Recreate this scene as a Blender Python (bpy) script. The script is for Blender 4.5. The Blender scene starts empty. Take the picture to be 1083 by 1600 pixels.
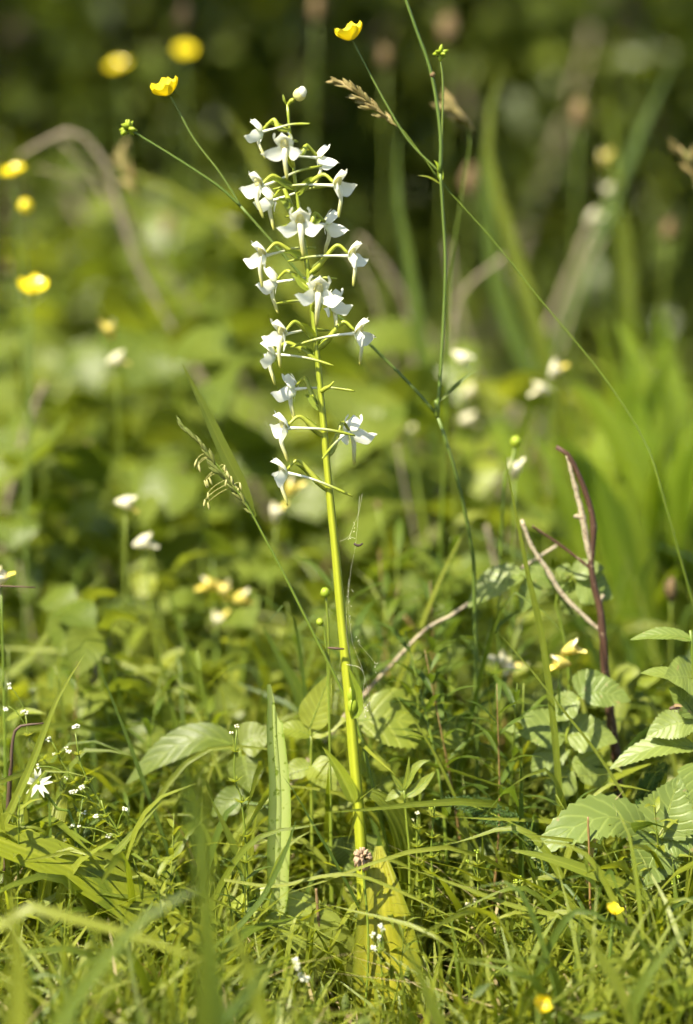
import bpy, math, random
import numpy as np
from mathutils import Vector as V, Matrix, Euler, Quaternion

# ------------------------------------------------------------------ camera, sky, sun, exposure
sc = bpy.context.scene
COL = sc.collection
LENS, SENS = 88.0, 36.0
PITCH = math.radians(8.0)
CAM = V((0.0, -1.30, 0.422))
cd = bpy.data.cameras.new('camera'); cam = bpy.data.objects.new('camera', cd); COL.objects.link(cam)
cam.location = CAM; cam.rotation_euler = (math.pi/2 - PITCH, 0, 0)
cd.sensor_fit = 'VERTICAL'; cd.sensor_height = SENS; cd.lens = LENS
cd.clip_start = 0.02; cd.clip_end = 600
cd.dof.use_dof = True; cd.dof.focus_distance = 1.305; cd.dof.aperture_fstop = 3.1; cd.dof.aperture_blades = 0
sc.camera = cam
SUN_EL, SUN_AZ = math.radians(52), V((-0.62, -0.62, 0)).normalized()
w = bpy.data.worlds.new('World'); sc.world = w; w.use_nodes = True
nt = w.node_tree
sky = nt.nodes.new('ShaderNodeTexSky'); sky.sky_type = 'NISHITA'; sky.sun_disc = False
sky.sun_elevation = SUN_EL; sky.sun_rotation = math.atan2(SUN_AZ.x, SUN_AZ.y)
nt.links.new(sky.outputs[0], nt.nodes['Background'].inputs[0]); nt.nodes['Background'].inputs[1].default_value = 0.08
sd = bpy.data.lights.new('sun', 'SUN'); sun = bpy.data.objects.new('sun', sd); COL.objects.link(sun)
sd.energy = 4.6; sd.angle = math.radians(0.55); sd.color = (1.0, 0.93, 0.74)
sdir = (SUN_AZ*math.cos(SUN_EL) + V((0, 0, math.sin(SUN_EL))))
sun.rotation_euler = sdir.to_track_quat('Z', 'Y').to_euler()
sun.location = sdir*20
sc.view_settings.view_transform = 'Standard'; sc.view_settings.look = 'None'
sc.view_settings.gamma = 1; sc.view_settings.use_curve_mapping = False
sc.view_settings.exposure = 1.66
sc.render.engine = 'CYCLES'
sc.cycles.use_denoising = True; sc.cycles.use_adaptive_sampling = True; sc.cycles.adaptive_threshold = 0.03; sc.cycles.adaptive_min_samples = 12
sc.cycles.max_bounces = 4; sc.cycles.diffuse_bounces = 2; sc.cycles.glossy_bounces = 2; sc.cycles.transmission_bounces = 4
sc.cycles.caustics_reflective = False; sc.cycles.caustics_refractive = False
sc.cycles.sample_clamp_indirect = 6.0

T = (SENS/2)/LENS
SP, CP = math.sin(PITCH), math.cos(PITCH)
def W(px, py, Y=0.0):                                  # a point seen at photo pixel (px, py), standing at depth Y behind the orchid
    a = (px-541.5)/800*T; b = -(py-800)/800*T
    d = V((a, CP + b*SP, -SP + b*CP))
    return CAM + d*((Y-CAM.y)/d.y)
def PX(p):
    q = V(p) - CAM; dz = q.y*CP - q.z*SP; u = q.y*SP + q.z*CP
    return 541.5 + q.x/dz/T*800, 800 - u/dz/T*800
def MM(Y): return (CAM.y*-1+Y)*T/800                   # metres covered by one photo pixel at depth Y
R = random.Random(7)
U = R.uniform

def sstep(a, b, x):
    t = np.clip((x-a)/(b-a), 0, 1); return t*t*(3-2*t)
def gz(x, y):
    return (-0.030 + 0.008*np.sin(x*9+1.3)*np.cos(y*7) + 0.006*np.sin(x*21+y*17)
            + 0.16*sstep(0.5, 3.5, y) + 0.5*sstep(3.5, 12, y))

# ------------------------------------------------------------------ geometry helpers: every one returns (verts, faces, uvs)
def crom(pts, n):
    P = np.array([tuple(p) for p in pts], float)
    if len(P) == 2: return P[0] + (P[1]-P[0])*np.linspace(0, 1, n)[:, None]
    L = np.r_[0, np.cumsum(np.linalg.norm(np.diff(P, axis=0), axis=1))]; L /= L[-1]
    Q = np.vstack([2*P[0]-P[1], P, 2*P[-1]-P[-2]])
    out = []
    for t in np.linspace(0, 1, n):
        i = min(max(np.searchsorted(L, t, side='right')-1, 0), len(P)-2)
        f = (t-L[i])/max(L[i+1]-L[i], 1e-9)
        p0, p1, p2, p3 = Q[i:i+4]
        out.append(0.5*((2*p1) + (-p0+p2)*f + (2*p0-5*p1+4*p2-p3)*f*f + (-p0+3*p1-3*p2+p3)*f**3))
    return np.array(out)
def tangents(C):
    t = np.gradient(C, axis=0); return t/np.maximum(np.linalg.norm(t, axis=1), 1e-12)[:, None]
def tube(pts, radii, n=10, seg=8, flat=1.0):
    C = crom(pts, n); t = tangents(C)
    r = np.interp(np.linspace(0, 1, n), np.linspace(0, 1, len(radii)), radii)
    ref = np.array([0, 0, 1.0]) if abs(t[0][2]) < .9 else np.array([1.0, 0, 0])
    a = np.cross(t[0], ref); a /= np.linalg.norm(a); vs, uv = [], []
    for i in range(n):
        a = a - t[i]*np.dot(a, t[i]); a /= np.linalg.norm(a); b = np.cross(t[i], a)
        for k in range(seg):
            an = 2*math.pi*k/seg
            vs.append(C[i] + r[i]*(a*math.cos(an) + b*math.sin(an)*flat)); uv.append((k/seg*2-1, i/(n-1)))
    fs = [(i*seg+k, i*seg+(k+1) % seg, (i+1)*seg+(k+1) % seg, (i+1)*seg+k) for i in range(n-1) for k in range(seg)]
    fs.append(tuple(range(seg))[::-1]); fs.append(tuple((n-1)*seg+k for k in range(seg)))
    return [tuple(v) for v in vs], fs, uv
def prof_blade(t): return np.minimum(1, (1-t)*3.2)**.8 * (0.75+0.25*np.minimum(1, t*6))
def prof_leaf(t): return np.sin(np.pi*np.clip(t, 0, 1)**0.72)**0.85
def prof_ovate(t): return np.sin(np.pi*np.clip(t, 0, 1)**0.55)**0.9
def prof_strap(t): return np.minimum(1, (1-t)*4)**.6*(0.6+0.4*np.minimum(1, t*4))
def ribbon(pts, width, prof=prof_blade, n=12, m=3, nrm=(0, -0.6, 0.8), fold=0.25, twist=0.0, serr=0.0, wave=0.0, rib=0.0, seed=0, cut=None):
    rr = random.Random(seed)
    C = crom(pts, n); t = tangents(C); vs, uv = [], []
    N0 = np.array(nrm, float)
    tt = np.linspace(0, 1, n)
    wd = (np.interp(tt, np.linspace(0, 1, len(width)), width) if isinstance(width, (list, tuple)) else prof(tt)*width)/2
    ph = rr.uniform(0, 6)
    for i in range(n):
        s = np.cross(t[i], N0); l = np.linalg.norm(s)
        s = s/l if l > 1e-6 else np.array([1.0, 0, 0])
        nn = np.cross(s, t[i])
        an = twist*(tt[i]-.3) if twist else 0
        s, nn = s*math.cos(an)+nn*math.sin(an), nn*math.cos(an)-s*math.sin(an)
        for k in range(m):
            u = 2*k/(m-1)-1
            x = wd[i]*u
            if serr and abs(u) > .99: x *= 1+serr*(0.7 if i % 2 else -0.7)*(1+rr.uniform(-.3, .3))
            z = abs(u)*wd[i]*fold
            if wave: z += wave*wd[i]*math.sin(tt[i]*14+ph+u*1.5)*abs(u)
            if rib: z += rib*wd[i]*math.cos(u*math.pi*4)
            p = C[i] + s*x + nn*z
            if cut is not None: p = p - t[i]*cut(u, tt[i])
            vs.append(tuple(p)); uv.append((u, tt[i]))
    fs = [(i*m+k, i*m+k+1, (i+1)*m+k+1, (i+1)*m+k) for i in range(n-1) for k in range(m-1)]
    return vs, fs, uv
def surf(fn, nu, nv):
    vs, uv = [], []
    for j in range(nv):
        for i in range(nu):
            u, v = 2*i/(nu-1)-1, j/(nv-1); vs.append(tuple(fn(u, v))); uv.append((u, v))
    fs = [(j*nu+i, j*nu+i+1, (j+1)*nu+i+1, (j+1)*nu+i) for j in range(nv-1) for i in range(nu-1)]
    return vs, fs, uv
def blob(c, r, seg=8, rings=6, sc3=(1, 1, 1), bump=0.0, seed=0):
    rr = random.Random(seed); c = V(c); vs, fs, uv = [], [], []
    for j in range(rings+1):
        th = math.pi*j/rings
        for k in range(seg):
            ph = 2*math.pi*k/seg; q = r*(1+rr.uniform(-bump, bump))
            vs.append(tuple(c + V((q*sc3[0]*math.sin(th)*math.cos(ph), q*sc3[1]*math.sin(th)*math.sin(ph), q*sc3[2]*math.cos(th)))))
            uv.append((k/seg*2-1, j/rings))
    fs = [(j*seg+k, (j+1)*seg+k, (j+1)*seg+(k+1) % seg, j*seg+(k+1) % seg) for j in range(rings) for k in range(seg)]
    return vs, fs, uv
def join(*gs):
    vs, fs, uv = [], [], []
    for g in gs:
        o = len(vs); vs += g[0]; fs += [tuple(i+o for i in f) for f in g[1]]; uv += g[2]
    return vs, fs, uv
def xform(g, M): return [tuple(M @ V(v)) for v in g[0]], g[1], g[2]

def mesh_data(name, g, mat, rnd=None, smooth=True):
    vs, fs, uv = g
    me = bpy.data.meshes.new(name); me.from_pydata(vs, [], fs)
    if uv is not None:
        ul = me.uv_layers.new(name='uv'); li = np.empty(len(me.loops), np.int32); me.loops.foreach_get('vertex_index', li)
        ul.data.foreach_set('uv', np.asarray(uv, np.float32)[li].ravel())
    if rnd is not None:
        at = me.attributes.new('rnd', 'FLOAT', 'POINT'); at.data.foreach_set('value', np.asarray(rnd, np.float32))
    me.polygons.foreach_set('use_smooth', [smooth]*len(me.polygons))
    me.materials.append(mat); me.update()
    return me
def part(name, g, mat, parent=None, off=None, rnd=None, smooth=True):
    if off is not None:
        o3 = tuple(off); g = ([(v[0]-o3[0], v[1]-o3[1], v[2]-o3[2]) for v in g[0]], g[1], g[2])
    o = bpy.data.objects.new(name, mesh_data(name, g, mat, rnd, smooth)); COL.objects.link(o)
    if parent is not None: o.parent = parent
    return o
def tag(o, label, cat, group=None, kind=None):
    if label: o['label'] = label
    if cat: o['category'] = cat
    if group: o['group'] = group
    if kind: o['kind'] = kind
    return o
class Thing:                                           # an Empty at the base; parts are given in world coordinates
    def __init__(s, name, label, cat, base, group=None):
        s.o = bpy.data.objects.new(name, None); COL.objects.link(s.o); s.o.empty_display_size = .01
        s.base = V(base); s.o.location = s.base; tag(s.o, label, cat, group)
    def add(s, name, g, mat, parent=None, **k): return part(name, g, mat, parent or s.o, s.base, **k)
    def node(s, name):
        e = bpy.data.objects.new(name, None); COL.objects.link(e); e.parent = s.o; e.empty_display_size = .005; return e
def copy_tree(o, parent=None):
    c = o.copy(); COL.objects.link(c); c.parent = parent
    for ch in KIDS.get(o.name) or list(o.children): copy_tree(ch, c)
    return c
KIDS = {}
def place(root, loc, rz, s, first, label=None, group=None, tilt=(0, 0)):
    o = root if first else copy_tree(root)
    o.location = loc; o.rotation_euler = (tilt[0], tilt[1], rz); o.scale = (s, s, s)
    if label: o['label'] = label
    if group: o['group'] = group
    return o

# ------------------------------------------------------------------ materials
def new_mat(name):
    m = bpy.data.materials.new(name); m.use_nodes = True; m.node_tree.nodes.clear(); return m, m.node_tree
class NT:
    def __init__(s, nt): s.nt = nt
    def n(s, t, **k):
        x = s.nt.nodes.new(t)
        for a, b in k.items(): setattr(x, a, b)
        return x
    def l(s, a, b): s.nt.links.new(a, b)
    def math(s, op, a, b=None, clamp=False):
        x = s.n('ShaderNodeMath', operation=op); x.use_clamp = clamp
        for i, q in enumerate((a, b)):
            if q is None: continue
            if isinstance(q, (int, float)): x.inputs[i].default_value = q
            else: s.l(q, x.inputs[i])
        return x.outputs[0]
    def mix(s, f, a, b, blend='MIX'):
        x = s.n('ShaderNodeMix', data_type='RGBA', blend_type=blend)
        for i, q in ((0, f), (6, a), (7, b)):
            if isinstance(q, (int, float)): x.inputs[i].default_value = q
            elif isinstance(q, tuple): x.inputs[i].default_value = (*q, 1)
            else: s.l(q, x.inputs[i])
        return x.outputs[2]
def leaf_mat(name, c1, c2, trans=0.4, rough=0.45, veins=None, tcol=None, spots=None, grad=None, scale=60, rib=0.25, spec=0.35, edge=None, vtint=1.0):
    """c1/c2: colour range between individuals and patches; veins: 'side' (net leaf), 'par' (grass), None;
       grad: (colour, from, to) along the length; spots: (colour, amount)"""
    m, t = new_mat(name); q = NT(t)
    oi = q.n('ShaderNodeObjectInfo'); at = q.n('ShaderNodeAttribute', attribute_name='rnd')
    rnd = q.math('FRACT', q.math('ADD', oi.outputs['Random'], at.outputs['Fac']))
    uv = q.n('ShaderNodeUVMap', uv_map='uv'); sx = q.n('ShaderNodeSeparateXYZ'); q.l(uv.outputs[0], sx.inputs[0])
    u, v = sx.outputs[0], sx.outputs[1]
    tc = q.n('ShaderNodeTexCoord'); ns = q.n('ShaderNodeTexNoise'); ns.inputs['Scale'].default_value = scale
    ns.inputs['Detail'].default_value = 3; q.l(tc.outputs['Object'], ns.inputs['Vector'])
    f = q.math('ADD', q.math('MULTIPLY', rnd, 0.75), q.math('MULTIPLY', q.math('SUBTRACT', ns.outputs[0], 0.42), 0.9), True)
    col = q.mix(f, c1, c2)
    if grad:
        g = q.n('ShaderNodeMapRange'); g.interpolation_type = 'SMOOTHSTEP'
        q.l(v, g.inputs[0]); g.inputs[1].default_value = grad[1]; g.inputs[2].default_value = grad[2]
        col = q.mix(g.outputs[0], col, grad[0])
    bump_h = None
    au = q.math('ABSOLUTE', u)
    if veins == 'side':
        s1 = q.math('SINE', q.math('MULTIPLY', q.math('SUBTRACT', q.math('ADD', q.math('MULTIPLY', v, 8.0), q.math('MULTIPLY', ns.outputs[0], 0.9)), q.math('MULTIPLY', au, 1.7)), 6.283))
        vv = q.math('POWER', q.math('MULTIPLY', q.math('ADD', s1, 1), 0.5), 7.0)
        mid = q.math('SUBTRACT', 1.0, q.math('MULTIPLY', au, 14.0), True)
        vv = q.math('MAXIMUM', vv, mid)
        n2 = q.n('ShaderNodeTexNoise'); n2.inputs['Scale'].default_value = 700; n2.inputs['Detail'].default_value = 2; q.l(tc.outputs['Object'], n2.inputs['Vector'])
        bump_h = q.math('SUBTRACT', q.math('MULTIPLY', n2.outputs[0], 0.5), vv)
        col = q.mix(q.math('MULTIPLY', vv, 0.35), col, tuple(min(1, x*1.5+.01) for x in c2))
    elif veins == 'par':
        s1 = q.math('SINE', q.math('MULTIPLY', u, 22.0))
        bump_h = q.math('MULTIPLY', s1, 0.6)
        mid = q.math('SUBTRACT', 1.0, q.math('MULTIPLY', au, 7.0), True)
        col = q.mix(q.math('MULTIPLY', mid, 0.35), col, tuple(min(.9, x*1.5+.01) for x in c2))
        col = q.mix(q.math('MULTIPLY', q.math('ADD', s1, 1.0), 0.10*vtint), col, tuple(x*.5 for x in c1))
    if edge:
        e = q.math('MULTIPLY', q.math('POWER', au, 4.0), 0.8); col = q.mix(e, col, edge)
    if spots:
        n3 = q.n('ShaderNodeTexNoise'); n3.inputs['Scale'].default_value = scale*spots[2]; n3.inputs['Detail'].default_value = 4; q.l(tc.outputs['Object'], n3.inputs['Vector'])
        cr = q.n('ShaderNodeMapRange'); q.l(n3.outputs[0], cr.inputs[0]); cr.inputs[1].default_value = spots[1]; cr.inputs[2].default_value = spots[1]+.06
        col = q.mix(cr.outputs[0], col, spots[0])
    pb = q.n('ShaderNodeBsdfPrincipled'); q.l(col, pb.inputs['Base Color'])
    pb.inputs['Roughness'].default_value = rough; pb.inputs['Specular IOR Level'].default_value = spec
    if bump_h is not None:
        bp = q.n('ShaderNodeBump'); bp.inputs['Strength'].default_value = rib; bp.inputs['Distance'].default_value = 0.0006
        q.l(bump_h, bp.inputs['Height']); q.l(bp.outputs[0], pb.inputs['Normal'])
    out = q.n('ShaderNodeOutputMaterial')
    if trans > 0:
        tr = q.n('ShaderNodeBsdfTranslucent')
        q.l(q.mix(1.0, col, tcol or (1.9, 1.8, 0.7), 'MULTIPLY'), tr.inputs[0])
        mx = q.n('ShaderNodeMixShader'); mx.inputs[0].default_value = trans
        q.l(pb.outputs[0], mx.inputs[1]); q.l(tr.outputs[0], mx.inputs[2]); q.l(mx.outputs[0], out.inputs[0])
    else: q.l(pb.outputs[0], out.inputs[0])
    return m

M = {}
M['petal'] = leaf_mat('orchid_petal', (.86, .86, .74), (.90, .89, .80), .42, .5, 'par', tcol=(1, 1, .92), scale=500, spec=.25, rib=.10, grad=((.74, .78, .50), .22, .0), vtint=.25)
M['lip'] = leaf_mat('orchid_lip', (.77, .75, .56), (.81, .79, .62), .25, .45, tcol=(1, 1, .85), grad=((.58, .55, .13), .20, .95), scale=500)
M['spur'] = leaf_mat('orchid_spur', (.78, .79, .62), (.82, .82, .68), .2, .4, tcol=(1, 1, .8), grad=((.27, .31, .03), .12, .80), scale=500)
M['ovary'] = leaf_mat('orchid_ovary', (.27, .32, .03), (.36, .38, .05), .15, .35, scale=300)
M['pollen'] = leaf_mat('orchid_column', (.60, .55, .18), (.66, .62, .30), .15, .5, scale=800)
M['bract'] = leaf_mat('orchid_bract', (.17, .23, .02), (.27, .31, .03), .35, .4, 'par', scale=200)
M['ostem'] = leaf_mat('orchid_stem', (.27, .30, .016), (.33, .34, .022), .0, .38, 'par', scale=120, rib=.18, spec=.45, grad=((.20, .25, .018), .55, .8))
M['oleaf'] = leaf_mat('orchid_leaf', (.26, .255, .016), (.34, .31, .024), .36, .38, 'par', spots=((.14, .10, .012), .68, 9), scale=45, rib=.25, edge=(.10, .13, .012))
M['grass'] = leaf_mat('grass_blade', (.088, .135, .011), (.175, .205, .020), .45, .42, 'par', scale=30, spec=.5)
M['grass2'] = leaf_mat('grass_blade_blue', (.055, .095, .012), (.105, .150, .022), .4, .42, 'par', scale=30, spec=.4)
M['grass3'] = leaf_mat('grass_blade_light', (.165, .205, .018), (.255, .275, .030), .45, .42, 'par', scale=30, spec=.5)
M['straw'] = leaf_mat('dry_grass', (.30, .23, .11), (.42, .34, .18), .25, .6, 'par', scale=40)
M['herb'] = leaf_mat('herb_leaf', (.078, .115, .014), (.150, .178, .024), .42, .42, 'side', scale=40)
M['herb_lt'] = leaf_mat('herb_leaf_light', (.16, .20, .022), (.235, .255, .034), .45, .42, 'side', scale=40)
M['rasp'] = leaf_mat('raspberry_leaf', (.13, .18, .036), (.19, .23, .050), .38, .42, 'side', scale=40, spots=((.24, .20, .07), .66, 5), rib=.32, spec=.4)
M['stem'] = leaf_mat('green_stem', (.10, .15, .015), (.17, .20, .022), .0, .42, scale=60)
M['bstem'] = leaf_mat('buttercup_stem', (.075, .12, .018), (.13, .17, .03), .0, .45, scale=60)
M['redstem'] = leaf_mat('reddish_stem', (.15, .10, .03), (.22, .13, .05), .0, .45, scale=60)
M['yellow'] = leaf_mat('buttercup_petal', (.80, .64, .012), (.85, .71, .025), .25, .22, tcol=(1, .95, .4), scale=300, spec=.7)
M['ycore'] = leaf_mat('buttercup_stamens', (.62, .46, .02), (.5, .45, .03), .0, .6, scale=900)
M['sepal'] = leaf_mat('green_bud', (.24, .32, .02), (.32, .38, .03), .2, .45, scale=300)
M['white'] = leaf_mat('small_white_petal', (.68, .67, .52), (.74, .73, .60), .25, .5, tcol=(1, 1, .9), scale=400)
M['cream'] = leaf_mat('cream_flower', (.66, .62, .40), (.74, .70, .52), .3, .5, tcol=(1, .98, .8), scale=200)
M['gold'] = leaf_mat('golden_lip', (.62, .50, .08), (.70, .60, .20), .25, .45, tcol=(1, .95, .5), scale=200)
M['tan'] = leaf_mat('tan_head', (.13, .085, .035), (.21, .14, .06), .1, .75, scale=250)
M['clover'] = leaf_mat('dry_clover', (.28, .18, .10), (.42, .30, .20), .15, .7, scale=400)
M['spike'] = leaf_mat('grass_spikelet', (.22, .19, .06), (.36, .27, .11), .25, .55, scale=200)
M['spikeg'] = leaf_mat('green_spikelet', (.13, .16, .03), (.22, .22, .06), .25, .55, scale=200)
M['anther'] = leaf_mat('anther', (.40, .38, .13), (.52, .48, .20), .2, .6, scale=500)
M['dead'] = leaf_mat('dead_stalk', (.15, .12, .075), (.25, .205, .135), .0, .8, scale=35, spots=((.13, .09, .06), .6, 3))
M['pale'] = leaf_mat('bleached_stalk', (.27, .22, .14), (.40, .33, .22), .0, .8, scale=120, spots=((.16, .11, .07), .55, 4))
M['cane'] = leaf_mat('brown_cane', (.055, .026, .014), (.12, .055, .028), .0, .6, scale=90, spots=((.20, .14, .09), .62, 4))
M['cut'] = leaf_mat('torn_leaf', (.36, .43, .12), (.44, .49, .18), .45, .42, None, tcol=(1.5, 1.5, .7), scale=150, edge=(.20, .28, .025), spots=((.20, .27, .03), .60, 2))
M['strap'] = leaf_mat('strap_leaf', (.20, .24, .014), (.28, .285, .022), .5, .4, 'par', scale=25, spots=((.12, .16, .012), .58, 2))
M['yarrow'] = leaf_mat('yarrow', (.035, .075, .012), (.06, .11, .018), .2, .5, scale=100)
M['web'] = leaf_mat('cobweb', (.7, .7, .66), (.8, .8, .76), .3, .3, scale=100)
M['insect'] = leaf_mat('debris', (.04, .025, .02), (.12, .07, .04), .0, .6, scale=900)
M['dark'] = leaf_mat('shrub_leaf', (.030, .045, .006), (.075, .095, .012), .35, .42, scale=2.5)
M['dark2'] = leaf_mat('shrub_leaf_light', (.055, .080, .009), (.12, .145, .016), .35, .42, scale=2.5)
M['bark'] = leaf_mat('bark', (.06, .045, .03), (.11, .085, .06), .0, .9, scale=6)
M['litter'] = leaf_mat('leaf_litter', (.10, .07, .035), (.26, .19, .11), .15, .8, scale=30)
M['moss'] = leaf_mat('moss_leaflet', (.045, .075, .008), (.12, .15, .014), .35, .6, scale=40)
M['sword'] = leaf_mat('sword_leaf', (.13, .20, .014), (.24, .30, .024), .5, .4, 'par', scale=20)
M['fargrass'] = leaf_mat('shade_tinted_grass', (.055, .085, .010), (.12, .145, .018), .4, .45, scale=8)  # shade of the far meadow put into the colour, darker than the nearer grass
M['oleaf2'] = leaf_mat('pale_orchid_leaf', (.26, .31, .05), (.33, .37, .08), .40, .38, 'par', scale=45, rib=.3)
def ground_mat():
    m, t = new_mat('soil'); q = NT(t); tc = q.n('ShaderNodeTexCoord')
    a = q.n('ShaderNodeTexNoise'); a.inputs['Scale'].default_value = 14; a.inputs['Detail'].default_value = 8; q.l(tc.outputs['Object'], a.inputs[0])
    b = q.n('ShaderNodeTexNoise'); b.inputs['Scale'].default_value = 2.2; b.inputs['Detail'].default_value = 5; q.l(tc.outputs['Object'], b.inputs[0])
    c = q.mix(a.outputs[0], (.022, .018, .010), (.085, .062, .034))
    r = q.n('ShaderNodeMapRange'); q.l(b.outputs[0], r.inputs[0]); r.inputs[1].default_value = .42; r.inputs[2].default_value = .6
    c = q.mix(r.outputs[0], c, (.035, .050, .010))
    p = q.n('ShaderNodeBsdfPrincipled'); q.l(c, p.inputs[0]); p.inputs['Roughness'].default_value = .95; p.inputs['Specular IOR Level'].default_value = .1
    bp = q.n('ShaderNodeBump'); bp.inputs['Distance'].default_value = .01; q.l(a.outputs[0], bp.inputs['Height']); q.l(bp.outputs[0], p.inputs['Normal'])
    o = q.n('ShaderNodeOutputMaterial'); q.l(p.outputs[0], o.inputs[0]); return m
M['soil'] = ground_mat()

# ------------------------------------------------------------------ ground
ax = np.sign(np.linspace(-1, 1, 121))*np.abs(np.linspace(-1, 1, 121))**3.2*180
gx, gy = np.meshgrid(ax, ax+1.0); gzv = gz(gx, gy)
nv = 121
gfs = [(j*nv+i, j*nv+i+1, (j+1)*nv+i+1, (j+1)*nv+i) for j in range(nv-1) for i in range(nv-1)]
gob = part('ground', (list(zip(gx.ravel(), gy.ravel(), gzv.ravel())), gfs, None), M['soil'])
tag(gob, 'dark soil under the meadow plants', 'ground', kind='structure')

# ------------------------------------------------------------------ stuff: short grass, leaf scatter (numpy)
rng = np.random.default_rng(3)
LIM = {
 -2: ([-400, 0, 150, 300, 400, 470, 560, 1083, 1500], [1420, 1420, 1400, 1400, 1500, 1570, 1600, 1590, 1580]),  # highest photo row that grass standing in a depth band may reach
 -1: ([-400, 0, 150, 300, 400, 480, 560, 700, 850, 1000, 1083, 1500], [1350, 1350, 1350, 1340, 1430, 1480, 1530, 1420, 1360, 1330, 1310, 1300]),
 0: ([-400, 0, 200, 350, 480, 560, 620, 700, 850, 1083, 1500], [1120, 1150, 1190, 1280, 1330, 1350, 1300, 1210, 1200, 1150, 1100]),
 1: ([-400, 300, 500, 760, 900, 1500], [1000, 1000, 930, 900, 980, 960]), 2: ([-400, 600, 900, 1500], [800, 780, 720, 700]), 3: ([-400, 800, 950, 1500], [630, 630, 540, 540]), 4: ([-400, 1500], [600, 560])}
def band(Y): return -2 if Y < -.15 else -1 if Y < -.03 else 0 if Y < .06 else 1 if Y < .28 else 2 if Y < .7 else 3 if Y < 1.5 else 4
def hmax(x, Y, z0):
    px, _ = PX((x, Y, z0)); a, b = LIM[band(Y)]
    return W(px, float(np.interp(px, a, b)), Y).z - z0
def blades_mesh(xy, h, wd, lean, seg=4, width_prof=(1, 1, .85, .55)):
    n = len(xy); az = rng.uniform(0, 2*np.pi, n); tw = rng.uniform(0, 2*np.pi, n)
    z0 = gz(xy[:, 0], xy[:, 1])-.004
    vs = np.zeros((n, 2*seg+1, 3)); uv = np.zeros((n, 2*seg+1, 2))
    for i in range(seg+1):
        t = i/seg
        r = lean*h*t**1.9; zz = h*(t - .35*lean*t**2.2)
        cx = xy[:, 0]+np.cos(az)*r; cy = xy[:, 1]+np.sin(az)*r
        if i < seg:
            hw = wd*width_prof[min(i, 3)]/2
            for k, s in ((0, -1), (1, 1)):
                a2 = tw + t*.9
                vs[:, 2*i+k] = np.stack([cx+s*hw*np.cos(a2), cy+s*hw*np.sin(a2), z0+zz], 1); uv[:, 2*i+k] = (s, t)
        else:
            vs[:, 2*seg] = np.stack([cx, cy, z0+zz], 1); uv[:, 2*seg] = (0, 1)
    base = (np.arange(n)*(2*seg+1))[:, None]
    fs = []
    for i in range(seg-1):
        fs.append(base+np.array([[2*i, 2*i+1, 2*i+3, 2*i+2]]))
    quads = np.concatenate(fs).tolist(); tris = (base+np.array([[2*seg-2, 2*seg-1, 2*seg]])).tolist()
    return (vs.reshape(-1, 3).tolist(), quads+tris, uv.reshape(-1, 2)), np.repeat(rng.uniform(0, 1, n), 2*seg+1)
def leaves_mesh(c, d, s, wr=.55, rnd=None):
    """c centres, d tip directions, s lengths -> folded pointed leaves"""
    n = len(c); d = d/np.linalg.norm(d, axis=1)[:, None]
    rv = rng.normal(size=(n, 3)); rv[:, 2] += 1.0
    sd_ = np.cross(d, rv); sd_ /= np.maximum(np.linalg.norm(sd_, axis=1), 1e-9)[:, None]; nn = np.cross(sd_, d)
    S = s[:, None]
    vs = np.stack([c, c+d*S*.45+sd_*S*wr*.5+nn*S*.10, c+d*S*.5, c+d*S*.45-sd_*S*wr*.5+nn*S*.10, c+d*S-nn*S*.12], 1)
    uv = np.tile(np.array([[0, 0], [1, .45], [0, .5], [-1, .45], [0, 1]]), (n, 1))
    b = (np.arange(n)*5)[:, None]
    fs = np.concatenate([b+np.array([[0, 1, 2]]), b+np.array([[0, 2, 3]]), b+np.array([[2, 1, 4]]), b+np.array([[2, 4, 3]])]).tolist()
    r = rng.uniform(0, 1, n) if rnd is None else rnd
    return (vs.reshape(-1, 3).tolist(), fs, uv), np.repeat(r, 5)

def wedge(n, y0, y1, pad=.18):
    Y = np.sqrt(rng.uniform((y0+1.3)**2, (y1+1.3)**2, n))-1.3
    half = (Y+1.3)*T*.6768+pad+np.maximum(0, Y)*.12
    return np.stack([rng.uniform(-1, 1, n)*half, Y], 1)
def limited(xy, hlo, hhi):
    h = rng.uniform(hlo, hhi, len(xy))
    for i in range(len(xy)):
        z0 = float(gz(xy[i, 0], xy[i, 1])); hm = hmax(xy[i, 0], xy[i, 1], z0)
        h[i] = min(h[i], max(.015, hm*rng.uniform(.55, 1.12)))
    return h
for nm, n, y0, y1, hl, hh, wd, mt, lab in (
    ('grass', 2600, -.42, .30, .06, .19, .0036, 'grass', 'fine short green grass carpeting the ground round the orchid'),
    ('grass', 1300, -.16, .06, .06, .18, .0040, 'grass3', 'broad yellowish green grass filling the turf at the orchid foot'),
    ('grass', 1500, -.32, .30, .06, .20, .0026, 'grass3', 'thin yellowish green grass mixed into the turf'),
    ('grass', 900, .04, .30, .10, .26, .0034, 'grass3', 'tall narrow grass standing loosely behind the orchid'),
    ('grass', 7200, .28, 1.5, .08, .30, .0042, 'grass', 'taller green meadow grass behind the orchid'),
    ('grass', 3800, 1.4, 4.0, .10, .34, .0075, 'fargrass', 'soft blurred meadow grass running up to the thicket')):
    xy = wedge(n, y0, y1); h = limited(xy, hl, hh)
    g, r = blades_mesh(xy, h, rng.uniform(.6, 1.3, n)*wd, rng.uniform(.1, 1.1, n))
    tag(part(nm, g, M[mt], rnd=r), lab, 'grass', kind='stuff')
n = 900; xy = wedge(n, -.4, .5); h = limited(xy, .05, .14)
g, r = blades_mesh(xy, h, rng.uniform(.6, 1.3, n)*.0022, rng.uniform(.3, 1.6, n))
tag(part('dry_grass', g, M['straw'], rnd=r), 'dry straw coloured grass threaded through the green turf', 'dry grass', kind='stuff')
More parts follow.
